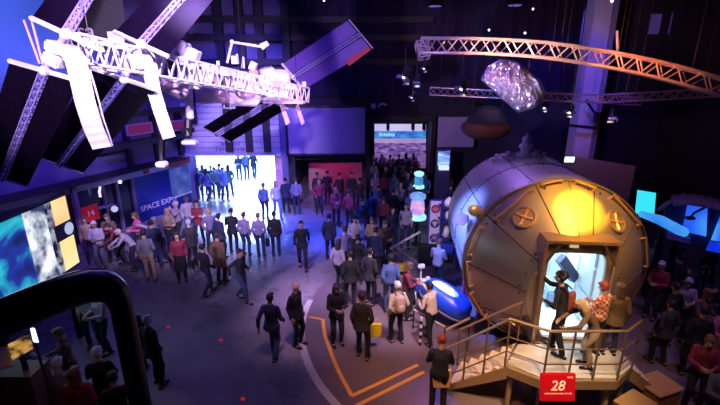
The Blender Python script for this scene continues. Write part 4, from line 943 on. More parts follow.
# blue and white vehicle model in front of the barrel
vb0 = G(448, 333); vx, vy = vb0.x, vb0.y+.55
veh = empty('display_pod', (vx, vy, 0), 'rounded blue pod with white oval stripe beside the stairs', 'vehicle model')
TV = M.Translation((vx, vy, .66)) @ M.Rotation(R(-42), 4, 'Z') @ M.Rotation(R(16), 4, 'Y')
def tv(mb, nm, m, sm=True, par=veh): bmesh.ops.transform(mb.bm, matrix=TV, verts=mb.bm.verts); o = mb.build(nm, m, par, sm); return o
def superell(a, b_, c, off=(0, 0, 0), nn=24, e=2.6, zmin=-1):
    rings = []
    for j in range(13):
        f = -pi/2+pi*j/12; rings.append([V((a*abs(cos(f))**.8*math.copysign(abs(cos(t_))**(2/e), cos(t_))+off[0], b_*abs(cos(f))**.8*math.copysign(abs(sin(t_))**(2/e), sin(t_))+off[1], max(zmin, c*math.copysign(abs(sin(f))**.8, sin(f)))+off[2])) for t_ in [2*pi*i/nn+.01 for i in range(nn)]])
    rings[0] = [p.lerp(sum(rings[0], V((0, 0, 0)))/nn, .0) for p in rings[0]]
    return MB().loft([r if max((p-r[0]).length for p in r) > 1e-4 else [q+V((.002*cos(2*pi*i/nn), .002*sin(2*pi*i/nn), 0)) for i, q in enumerate(r)] for r in rings])
tv(superell(.74, .42, .36), 'pod_shell', mat('pod_blue', (.02, .08, .62), .3))
tv(superell(.54, .24, .345, (-.06, -.03, .055)), 'white_oval', mat('pod_white', (.95, .92, .88), .35))
tv(superell(.74, .42, .10, (0, 0, -.12)), 'lower_shell', mat('pod_grey', (.35, .33, .36), .5))
for sx in (-.4, .4): MB().b2((vx+sx-.05, vy-.2, 0), (vx+sx+.05, vy+.2, .42)).build('pod_stand', black, veh)
p, q = P(412, 316, 10.9), P(450, 330, 10.3)
t = empty('barrier', (q.x, q.y, 0), 'low tan handrail in front of the blue pod', 'barrier')
MB().tube(P(414, 310, 10.9), P(445, 327, 10.2), .03).build('pole', mat('pole_tan', (.5, .38, .28), .5), t)
MB().tube(P(446, 330, 10.0), P(470, 318, 9.9), .03).build('pole', MATS['pole_tan'], t)
for e in (P(414, 310, 10.9), P(445, 327, 10.2), P(470, 318, 9.9)): MB().tube((e.x, e.y, 0), e, .018).build('upright', black, t)
# blue and white rover left of the pod
rx_, ry_ = G(424, 303).x, G(424, 303).y+.2
rv = empty('rover_model', (rx_, ry_, 0), 'small white and blue rover model behind the pod', 'vehicle model')
MB().b2((rx_-.28, ry_-.22, .34), (rx_+.28, ry_+.22, .56), .04).build('rover_body', mat('rover_blue', (.04, .07, .5), .4), rv)
MB().b2((rx_-.22, ry_-.18, .56), (rx_+.22, ry_+.18, .62), .02).build('rover_top', white, rv)
for sx in (-.32, .32):
    for sy in (-.25, 0, .25):
        w_ = MB(); w_.tube((rx_+sx-.05, ry_+sy, .14), (rx_+sx+.05, ry_+sy, .14), .14, n=16); w_.build('wheel', softblack, rv)
        MB().tube((rx_+sx*.8, ry_+sy, .14), (rx_+sx*.8, ry_+sy*.6, .38), .02).build('suspension', white, rv)
MB().tube((rx_-.1, ry_, .6), (rx_-.1, ry_, 1.05), .025).build('mast', white, rv)
MB().box((rx_-.1, ry_-.02, 1.1), (.20, .12, .12), None, .02).build('camera_head', white, rv)
for sx, sy in ((.12, .05), (.14, -.1), (-.02, -.12)): MB().ball((rx_+sx, ry_+sy, .67), .07).build('instrument', white, rv)
# dark blue exhibit racks between poster and barrel
p = G(446.5, 268)
ex_ = empty('exhibit_rack', (p.x, p.y, 0), 'dark blue exhibit rack with white equipment beside the barrel', 'exhibit')
for sx in (-.3, .3):
    for sy in (0, .5): MB().b2((p.x+sx-.025, p.y+sy-.025, 0), (p.x+sx+.025, p.y+sy+.025, 2.2)).build('rack_post', mat('rack_navy', (.03, .04, .25), .4), ex_)
for z in (.5, 1.1, 1.7, 2.17): MB().b2((p.x-.32, p.y-.03, z-.02), (p.x+.32, p.y+.53, z+.02)).build('rack_shelf', MATS['rack_navy'], ex_)
t = tag(MB().lathe([(.10, 0), (.14, .06), (.14, .2), (.08, .3), (.03, .32)], at=(p.x+.02, p.y+.2, 1.725), n=16).build('white_model', MATS['pod_white'], None, True), 'white rounded model on the rack upper shelf', 'model')
t = tag(MB().lathe([(.16, 0), (.10, .12), (.12, .2), (.05, .34)], at=(p.x-.05, p.y+.2, 1.125), n=16).build('white_model', MATS['pod_white'], None, True), 'white waisted model on the rack middle shelf', 'model')
t = tag(MB().lathe([(.14, 0), (.16, .1), (.08, .26), (.02, .3)], at=(p.x-.02, p.y+.2, 2.195), n=16).build('white_model', MATS['pod_white'], None, True), 'white cone shaped model on top of the rack', 'model')
t = tag(MB().b2((p.x-.22, p.y+.05, .525), (p.x+.2, p.y+.4, .85), .02).build('blue_box', mat('box_blue', (.05, .10, .7), .4)), 'bright blue box on the rack lowest shelf', 'box')
p = G(461, 318)
tt_ = empty('banner_flag', (p.x, p.y, 0), 'slim magenta banner on pole left of the barrel', 'banner')
MB().tube((p.x, p.y, 0), (p.x, p.y, 1.9), .015).build('flag_pole', steel, tt_)
MB().b2((p.x-.02, p.y-.01, .5), (p.x+.14, p.y+.01, 1.75)).build('flag_cloth', mat('flag_magenta', (.75, .06, .30), .6), tt_)
MB().b2((p.x-.14, p.y-.12, 1.9), (p.x+.16, p.y+.1, 1.98), .01).build('flag_top', mat('top_cream', (.75, .6, .42), .5), tt_)
# striped post by the foreground visitor
p = G(420, 345)
sb_ = MB(); 
st_p = empty('striped_post', p, 'slim black and white striped post between visitors and pod', 'post')
for i in range(8): MB().tube((p.x, p.y, .1*i), (p.x, p.y, .1*i+.1), .035, n=12).build('stripe_band', white if i % 2 else softblack, st_p)

# ------------------------------------------------------------------ booth at the right edge
bth = empty('exhibition_booth', P(700, 240, 11), 'dark booth with curved canopy and blue backlit panels at right', 'booth')
bx0, bx1 = P(668, 240, 11.6), P(760, 240, 10.4)
def bq(x0, y0, x1, y1, x2, y2, x3, y3, d, dl, th, nm, m, par=bth):
    return MB().slab([P(x0, y0, d), P(x1, y1, dl), P(x2, y2, dl), P(x3, y3, d)], th).build(nm, m, par)
bq(664, 202, 775, 208, 775, 262, 664, 236, 11.7, 10.6, .12, 'booth_wall', mat('booth_navy', (.02, .02, .10), .5))
pm = ramp_mat('panel_blue', [(.3, (.005, .03, .75)), (.55, (.02, .14, 1)), (.75, (.10, .5, 1))], .8, 2, emit=.95)
bq(687.5, 205, 707.5, 208, 706, 236.5, 682, 231, 11.3, 11.1, .04, 'backlit_panel', pm)
bq(722, 212, 745, 215, 742, 246, 711, 240, 11.0, 10.6, .04, 'backlit_panel', pm)
mb = MB(); mb.path([P(706, 207, 10.9), P(694, 213, 10.9), P(690, 218, 10.9)], .03); mb.box(P(690, 218, 10.9), (.22, .14, .08), None, .02); mb.build('display_arm', black, bth)
mb = MB(); arc = [P(662, 207, 11.5), P(672, 200.5, 11.3), P(688, 198.5, 11.1), P(705, 201, 10.9), P(722, 205, 10.7), P(745, 213, 10.5)]
for i in range(5): mb.beam(arc[i], arc[i+1], .9, .08)
mb.build('curved_canopy', mat('canopy_mauve', (.22, .16, .28), .5), bth)
lbm = ramp_mat('light_bar_blue', [(.3, (.02, .22, .95)), (.7, (.10, .5, 1))], 1.5, 2, emit=.9)
mb = MB(); mb.seg(P(642, 214, 11.6), .09, P(660, 220, 11.2), .13); mb.seg(P(660, 220, 11.2), .13, P(683, 232, 10.8), .13); mb.build('light_bar', lbm, bth, True)
bq(668, 231, 690, 238, 690, 243, 668, 238, 11.2, 10.9, .6, 'counter_top', mat('counter_violet', (.12, .10, .35), .4))
for px, py, d in ((676, 240, 11.2), (712, 246, 10.8), (740, 250, 10.6)): q = P(px, py, d); MB().b2((q.x-.06, q.y-.06, 0), (q.x+.06, q.y+.06, q.z)).build('booth_post', black, bth)
for px, d in ((666, 11.8), (640, 11.8)): 
    q = P(px, 225, d); MB().b2((q.x-.05, q.y+.05, 0), (q.x+.05, q.y+.15, q.z+.2)).build('booth_post', black, bth)
cs = empty('cyan_screen', P(645, 202, 12.2), 'bright cyan square screen right of the module top', 'screen')
MB().slab([P(635, 213.5, 12.3), P(654, 215.5, 12.0), P(656, 193, 12.0), P(637.5, 190, 12.3)], .05).build('screen_face', emis('cyan_glow', (.04, .80, .95), 1.0, .05), cs)
q = P(645, 203, 12.2); MB().b2((q.x-.04, q.y+.06, 0), (q.x+.04, q.y+.14, q.z)).b2((q.x-.2, q.y-.1, 0), (q.x+.2, q.y+.3, .04)).build('screen_stand', black, cs)
for px, py, lb in ((715, 247, 'small blue screen under the booth at right edge'),):
    q = P(px, py, 10.2); t = empty('small_monitor', q, lb, 'screen'); MB().box(q, (.34, .05, .24), M.Rotation(.2, 3, 'Y')).build('monitor_face', pm, t)
    MB().b2((q.x-.02, q.y+.03, 0), (q.x+.02, q.y+.07, q.z)).build('monitor_stand', black, t)
# wooden crates at the lower right
cm = mat('crate_wood', (.38, .18, .07), .6, var=.3, scale=3)
for px, py, w_, d_, h_, rz, lb in ((655, 398, .62, .5, .62, .35, 'larger brown wooden box below the right stairs'), (633, 412, .6, .4, .50, .5, 'brown wooden box under the right end of platform')):
    p = G(px, py, .3); t = empty('wooden_box', (p.x, p.y, 0), lb, 'box', rz=rz)
    def lo(mb, nm, m):
        o = bpy.data.objects.new(nm, mb.mesh(nm, m)); COL.objects.link(o); o.parent = t
    lo(MB().b2((-w_/2, -d_/2, 0), (w_/2, d_/2, h_), .015), 'box_body', cm); lo(MB().b2((-w_/2-.03, -d_/2-.03, h_), (w_/2+.03, d_/2+.03, h_+.04), .01), 'box_lid', mat('lid_tan', (.5, .3, .14), .5))
# exhibit counter under the black arch
p = P(20, 348, 6.4); t = empty('exhibit_counter', (p.x, p.y, 0), 'counter with amber lit panel in the lower left corner', 'counter')
MB().b2((p.x-.7, p.y-.1, 0), (p.x+.12, p.y+.3, p.z-.45)).build('counter_body', mat('counter_brown', (.10, .07, .06), .6), t)
MB().tube((p.x-.1, p.y+.1, p.z-.5), P(20, 348, 6.42), .04).build('panel_support', black, t)
MB().slab([P(8, 345, 6.4), P(30, 335, 6.6), P(33, 348, 6.4), P(12, 360, 6.2)], .03).build('amber_panel', ramp_mat('amber_print', [(.4, (.05, .02, .01)), (.55, (.8, .42, .08)), (.7, (1, .65, .2))], 7, 4, emit=.6), t)
MB().slab([P(-12, 352, 6.3), P(7, 346, 6.4), P(13, 366, 6.2), P(-12, 372, 6.1)], .03).build('pale_panel', mat('panel_tan', (.55, .42, .36), .5), t)
t = empty('white_wedge_light', P(35, 335, 6.6), 'small white glowing wedge beside the amber panel', 'light')
MB().slab([P(31, 329, 6.7), P(34, 328, 6.7), P(38, 342, 6.5), P(34, 342, 6.5)], .04).build('light_face', emis('wedge_glow', (.75, .9, 1), 1.6), t)
q = P(35, 341, 6.55); MB().tube((q.x, q.y, 0), q, .02).build('light_stand', black, t)
lamp('SPOT', 'corner_amber', P(40, 300, 5.6), P(60, 372, 6.2), (1, .45, .15), 10, .15, 80, .9)
# ------------------------------------------------------------------ people
def remesh(mb, vox, name, smooth=2, noise_=0):
    me = bpy.data.meshes.new(name); bmesh.ops.recalc_face_normals(mb.bm, faces=mb.bm.faces[:]); mb.bm.to_mesh(me); mb.bm.free()
    o = bpy.data.objects.new(name, me); COL.objects.link(o)
    m = o.modifiers.new('r', 'REMESH'); m.mode = 'VOXEL'; m.voxel_size = vox
    if smooth: s = o.modifiers.new('s', 'SMOOTH'); s.factor = .5; s.iterations = smooth
    dg = bpy.context.evaluated_depsgraph_get(); m2 = bpy.data.meshes.new_from_object(o.evaluated_get(dg)); bpy.data.objects.remove(o); bpy.data.meshes.remove(me)
    if noise_:
        for v in m2.vertices: v.co += v.normal*mn.noise(V((v.co.x*9, v.co.y*9, v.co.z*5)))*noise_
    for p in m2.polygons: p.use_smooth = True
    m2.name = name; return m2
def ik(a, c, l1, l2, pole):
    a, c = V(a), V(c); d = c-a; L = min(d.length, (l1+l2)*.999); c = a+d.normalized()*L
    x = (l1*l1-l2*l2+L*L)/(2*L); h = math.sqrt(max(0, l1*l1-x*x)); dn = d.normalized(); pl = V(pole); pl = (pl-dn*pl.dot(dn)).normalized()
    return a+dn*x+pl*h, c
HANG = ((.215, -.02, .88), (.25, .8, 0)); HOLD = ((.09, -.28, 1.14), (.6, .3, -1)); PHOTO = ((.07, -.26, 1.50), (.8, 0, -1)); POCK = ((.19, -.07, .93), (.5, .8, 0)); FOLD = ((-.07, -.20, 1.16), (.7, 0, -1))
POSES = {
 'stand': dict(R=HANG, L=HANG), 'ease': dict(R=POCK, L=HANG, feet=((-.14, .04, .08), (.10, -.08, .08))), 'hold': dict(R=HOLD, L=HOLD, head=18),
 'photo': dict(R=PHOTO, L=PHOTO, feet=((-.12, .08, .08), (.11, -.08, .08)), head=-4), 'fold': dict(R=FOLD, L=FOLD, feet=((-.15, 0, .08), (.13, 0, .08))),
 'walk': dict(R=((.24, -.17, .95), (.2, 1, 0)), L=((.24, .20, .94), (.2, 1, 0)), feet=((-.09, .22, .13), (.09, -.22, .09)), low=.03),
 'stride': dict(R=((.24, .20, .95), (.2, 1, 0)), L=((.22, -.12, 1.0), (.2, 1, 0)), feet=((-.09, -.24, .09), (.09, .24, .14)), low=.03, lean=.03),
 'reach': dict(R=((.16, -.52, 1.42), (.4, 0, -1)), L=((.16, -.25, 1.10), (.5, .3, -1)), lean=.10, feet=((-.12, -.15, .08), (.11, .14, .08))),
 'bend': dict(R=((.18, -.50, 1.02), (.6, .3, 0)), L=((.18, -.48, 1.02), (.6, .3, 0)), lean=.26, head=25)}
def joints(k):
    p = POSES[k]; low = p.get('low', 0); ln = p.get('lean', 0); J = {}
    J['pel'] = V((0, 0, .96-low)); J['wst'] = V((0, -ln*.25, 1.10-low)); J['chs'] = V((0, -ln*.8, 1.30-low-ln*.12)); J['nek'] = V((0, -ln+.005, 1.455-low-ln*.25)); 
    J['hed'] = J['nek']+V((0, -.02-ln*.25, .15-ln*.1)); J['tilt'] = R(p.get('head', 3)); ft = p.get('feet', ((-.11, 0, .08), (.11, 0, .08)))
    for s, sd in ((-1, 'R'), (1, 'L')):
        sh = J['nek']+V((s*.158, .01, -.072)); w, pole = p[sd]; wr = V((s*w[0], w[1]-ln*.5, w[2]-low))
        el, wr = ik(sh, wr, .285, .25, (s*pole[0], pole[1], pole[2])); hip = V((s*.09, 0, .93-low)); an = V(ft[0] if s < 0 else ft[1])
        kn, an = ik(hip, an, .44, .43, (s*.08, -1, 0)); J[sd] = (sh, el, wr, hip, kn, an)
    return J
def headM(J): return M.Translation(J['nek']+V((0, 0, .06))) @ M.Rotation(J['tilt'], 4, 'X') @ M.Translation(-(J['nek']+V((0, 0, .06))))
CACHE = {}
def body_mesh(k):
    if ('b', k) in CACHE: return CACHE[('b', k)]
    J = joints(k); mb = MB(); HM = headM(J); h = J['hed']; hp = lambda x, y, z: HM @ (h+V((x, y, z)))
    tmp = MB(); tmp.ball(h+V((0, .012, .02)), (.074, .092, .103), 12); tmp.seg(h+V((0, -.02, .0)), (.062, .06, .06), h+V((0, -.045, -.065)), (.032, .03, .032)); tmp.seg(h+V((0, -.082, .012)), .011, h+V((0, -.107, -.018)), .015)
    tmp.ball(h+V((0, -.086, -.045)), (.024, .012, .009)); 
    for s in (-1, 1): tmp.ball(h+V((s*.076, .012, -.002)), (.012, .02, .032)); tmp.ball(h+V((s*.03, -.072, .012)), (.016, .014, .012))
    bmesh.ops.transform(tmp.bm, matrix=HM, verts=tmp.bm.verts); mb._add(tmp.bm)
    mb.seg(J['nek']-V((0, 0, .03)), (.062, .058, .05), h+V((0, .01, -.04)), (.052, .052, .05))
    mb.seg(J['pel'], (.155, .10, .10), J['wst'], (.13, .088, .08)); mb.seg(J['wst'], (.13, .088, .08), J['chs'], (.155, .10, .10)); mb.seg(J['chs'], (.14, .09, .09), J['nek']-V((0, 0, .06)), (.10, .055, .03))
    for s, sd in ((-1, 'R'), (1, 'L')):
        sh, el, wr, hip, kn, an = J[sd]
        mb.seg(sh, .044, el, .038); mb.seg(el, .040, wr, (.026, .026, .026)); mb.seg(hip, .085, kn, .058); mb.seg(kn, .056, an, .038)
        mb.seg(an-V((0, -.03, .03)), .035, an+V((0, -.13, -.045)), (.04, .04, .025))
        d = (wr-el).normalized(); side = d.cross(V((s, 0, .001))).normalized(); pal = d.cross(side).normalized()*(1 if d.cross(side).x*s < 0 else -1)
        kn_c = wr+d*.085
        for f in range(4):
            o = side*(f-1.5)*.0225; L = (.066, .078, .084, .070)[f]; base = kn_c+o-d*(.006*abs(f-2)); mb.seg(wr, (.02,)*3, base, .0125)
            pt = base; dd = d.copy()
            for q in range(3): dd = (dd+pal*(.16+.12*q)+side*(f-1.5)*.05).normalized(); nx = pt+dd*L*(.42, .32, .26)[q]; mb.seg(pt, .0092-.0006*q, nx, .0086-.0008*q); pt = nx
        sg = side*(-1 if side.y < 0 else 1); sg = side if side.y < 0 else -side
        tb = wr+d*.022+sg*.018; t1_ = tb+(d*.6+sg*.8+pal*.3).normalized()*.042; t2_ = t1_+(d*.9+sg*.3+pal*.4).normalized()*.036
        mb.seg(tb, .014, t1_, .0115); mb.seg(t1_, .0115, t2_, .0095)
    me = remesh(mb, .0085, 'body', 1)
    ev = [hp(s*.03, -.088, .013) for s in (-1, 1)]; mo = hp(0, -.098, -.045)
    me.materials.append(None); me.materials.append(mat('eye_dark', (.03, .02, .02), .3)); me.materials.append(mat('lip', (.42, .16, .14), .5))
    for p in me.polygons:
        c = p.center
        if c.z < h.z-.15: continue
        if min((c-e).length for e in ev) < .011: p.material_index = 1
        elif abs((c-mo).x) < .022 and (c-mo).length < .026 and abs(((HM.inverted() @ c)-(HM.inverted() @ mo)).z) < .007: p.material_index = 2
    CACHE[('b', k)] = me; return me
def top_mesh(k, ln):
    if ('t', k, ln) in CACHE: return CACHE[('t', k, ln)]
    J = joints(k); mb = MB(); mb.seg(J['pel']+V((0, 0, -.02)), (.175, .122, .09), J['wst'], (.155, .112, .08)); mb.seg(J['wst'], (.155, .112, .08), J['chs'], (.180, .125, .11)); mb.seg(J['chs'], (.180, .125, .11), J['nek']-V((0, 0, .050)), (.125, .080, .040))
    mb.seg(J['nek']-V((0, 0, .04)), (.085, .078, .03), J['nek']+V((0, .004, .004)), (.068, .066, .016))
    lo = {0: None, 1: .80, 2: .62}[ln]
    if lo: mb.seg(J['pel'], (.178, .13, .06), V((0, .0, lo)), (.19+.02*ln, .15+.03*ln, .03))
    for s, sd in ((-1, 'R'), (1, 'L')):
        sh, el, wr, *_ = J[sd]; mb.seg(J['chs']+V((s*.10, 0, .05)), (.07, .075, .07), sh+V((-s*.012, 0, .004)), (.058, .064, .056)); mb.seg(sh, .060, el, .052); mb.seg(el, .052, wr-(wr-el)*.06, .040)
    me = remesh(mb, .017, 'jacket', 2, .012); me.materials.append(None); CACHE[('t', k, ln)] = me; return me
def leg_mesh(k, skirt=False):
    if ('l', k, skirt) in CACHE: return CACHE[('l', k, skirt)]
    J = joints(k); mb = MB(); mb.seg(J['pel'], (.165, .115, .07), J['pel']-V((0, 0, .06)), (.165, .115, .08))
    if skirt: mb.seg(J['pel'], (.168, .12, .05), V((0, 0, .45)), (.22, .18, .03))
    for s, sd in ((-1, 'R'), (1, 'L')):
        _, _, _, hip, kn, an = J[sd]; r = (.068, .058) 
        mb.seg(hip, .098, kn, r[0]); mb.seg(kn, r[0], an+(kn-an).normalized()*.03, r[1])
    me = remesh(mb, .017, 'trousers', 2, .010); me.materials.append(None); CACHE[('l', k, skirt)] = me; return me
def shoe_mesh(k, sd):
    if ('s', k, sd) in CACHE: return CACHE[('s', k, sd)]
    an = joints(k)[sd][5]; tip = an+V((0, -.17, -.045 if an.z < .12 else -.10)); heel = an+V((0, .045, -.045)); mb = MB()
    mb.seg(heel, (.042, .045, .035), tip, (.046, .05, .028)); mb.seg(an+V((0, .0, .01)), (.046, .048, .03), heel.lerp(tip, .35), (.045, .05, .035))
    me = remesh(mb, .012, 'shoe', 2); me.materials.append(None); CACHE[('s', k, sd)] = me; return me
def hair_mesh(k, st):
    if ('h', k, st) in CACHE: return CACHE[('h', k, st)]
    J = joints(k); h = J['hed']; mb = MB()
    if st == 'bald': mb.seg(h+V((-.03, .06, -.0)), (.052, .045, .035), h+V((.03, .06, -.0)), (.052, .045, .035))
    else:
        mb.ball(h+V((0, .030, .042)), (.084, .092, .098), 14); mb.seg(h+V((-.035, .05, .0)), (.048, .05, .05), h+V((.035, .05, .0)), (.048, .05, .05)); mb.seg(h+V((-.04, -.045, .095)), (.03, .035, .024), h+V((.04, -.05, .088)), (.032, .035, .024))
        if st == 'long':
            for s in (-1, 1): mb.seg(h+V((s*.066, .02, .02)), (.026, .045, .04), h+V((s*.068, .03, -.13)), (.03, .045, .03))
            mb.seg(h+V((0, .075, .0)), (.075, .04, .05), h+V((0, .085, -.17)), (.085, .035, .04))
        if st == 'bun': mb.ball(h+V((0, .12, .07)), .042, 8)
        if st == 'curly':
            rg = random.Random(4)
            for _ in range(26):
                a = rg.uniform(0, 2*pi); e = rg.uniform(-.1, 1.5); q = V((cos(a)*cos(e)*.088, .035+sin(a)*cos(e)*.095, .045+sin(e)*.10)); 
                if q.y > -.05 or q.z > .07: mb.ball(h+q, rg.uniform(.026, .036), 6)
        if st == 'cap': mb.seg(h+V((0, -.06, .062)), (.062, .03, .010), h+V((0, -.13, .05)), (.045, .02, .007))
    bmesh.ops.transform(mb.bm, matrix=headM(J), verts=mb.bm.verts)
    me = remesh(mb, .011, 'hair', 1, .008); me.materials.append(None); CACHE[('h', k, st)] = me; return me
COLS = dict(black=(.012, .012, .018), navy=(.02, .028, .075), grey=(.16, .17, .21), dark=(.03, .028, .04), maroon=(.24, .03, .06), red=(.30, .03, .05), blue=(.10, .16, .42), white=(.50, .48, .54), beige=(.55, .45, .34),
            brown=(.16, .09, .055), tan=(.42, .31, .20), lilac=(.20, .17, .32), olive=(.20, .13, .05), pink=(.62, .14, .30), pale=(.34, .30, .38), jeans=(.05, .07, .16), orange=(.65, .26, .08), green=(.08, .18, .12))  # white, pale and lilac darkened for the shade on backlit people
HC = dict(b=(.015, .012, .012), d=(.05, .03, .02), m=(.15, .08, .04), y=(.5, .34, .16), g=(.45, .43, .45), w=(.60, .57, .55), r=(.38, .08, .04))
def cm_(c): return mat('cloth_'+c, COLS[c], .85, var=.15, scale=12)
def hm_(c): return mat('hair_'+c, HC[c], .6, var=.3, scale=40)
SK = [mat('skin_fair', (.58, .36, .27), .5, var=.05), mat('skin_tan', (.42, .25, .17), .5, var=.05), mat('skin_deep', (.20, .11, .07), .5, var=.05)]
NP = [0]
def setm(o, m):
    o.material_slots[0].link = 'OBJECT'; o.material_slots[0].material = m
def person(loc, pose, rot, ln, hs, hc, top, legs, label, sc=1.0, group=None, skin=None, skirt=False, lod=False):
    NP[0] += 1; i = NP[0]; rg = random.Random(i*17)
    r = bpy.data.objects.new('person', None); r.empty_display_size = .1; COL.objects.link(r); r.location = loc; r.rotation_euler = (0, 0, R(rot)); s_ = sc*rg.uniform(.97, 1.03); r.scale = (s_, s_, s_)
    tag(r, label, 'person', group)
    tm_ = cm_(top) if isinstance(top, str) else top
    def add(n_, me, m, par=r):
        o = bpy.data.objects.new(n_, me); COL.objects.link(o); o.parent = par; setm(o, m); return o
    add('body', body_mesh(pose), SK[skin if skin is not None else (0 if rg.random() < .8 else 1)])
    add('jacket' if ln or top in ('black', 'navy', 'brown', 'olive') else 'shirt', top_mesh(pose, ln), tm_)
    add('skirt' if skirt else 'trousers', leg_mesh(pose, skirt), cm_(legs)); add('hair', hair_mesh(pose, hs), hm_(hc))
    for sd in 'RL': add('shoe', shoe_mesh(pose, sd), cm_('black' if legs != 'white' else 'brown'))
    return r
def at_px(px, py, *a, z=0, **k): return person(G(px, py, z), *a, **k)
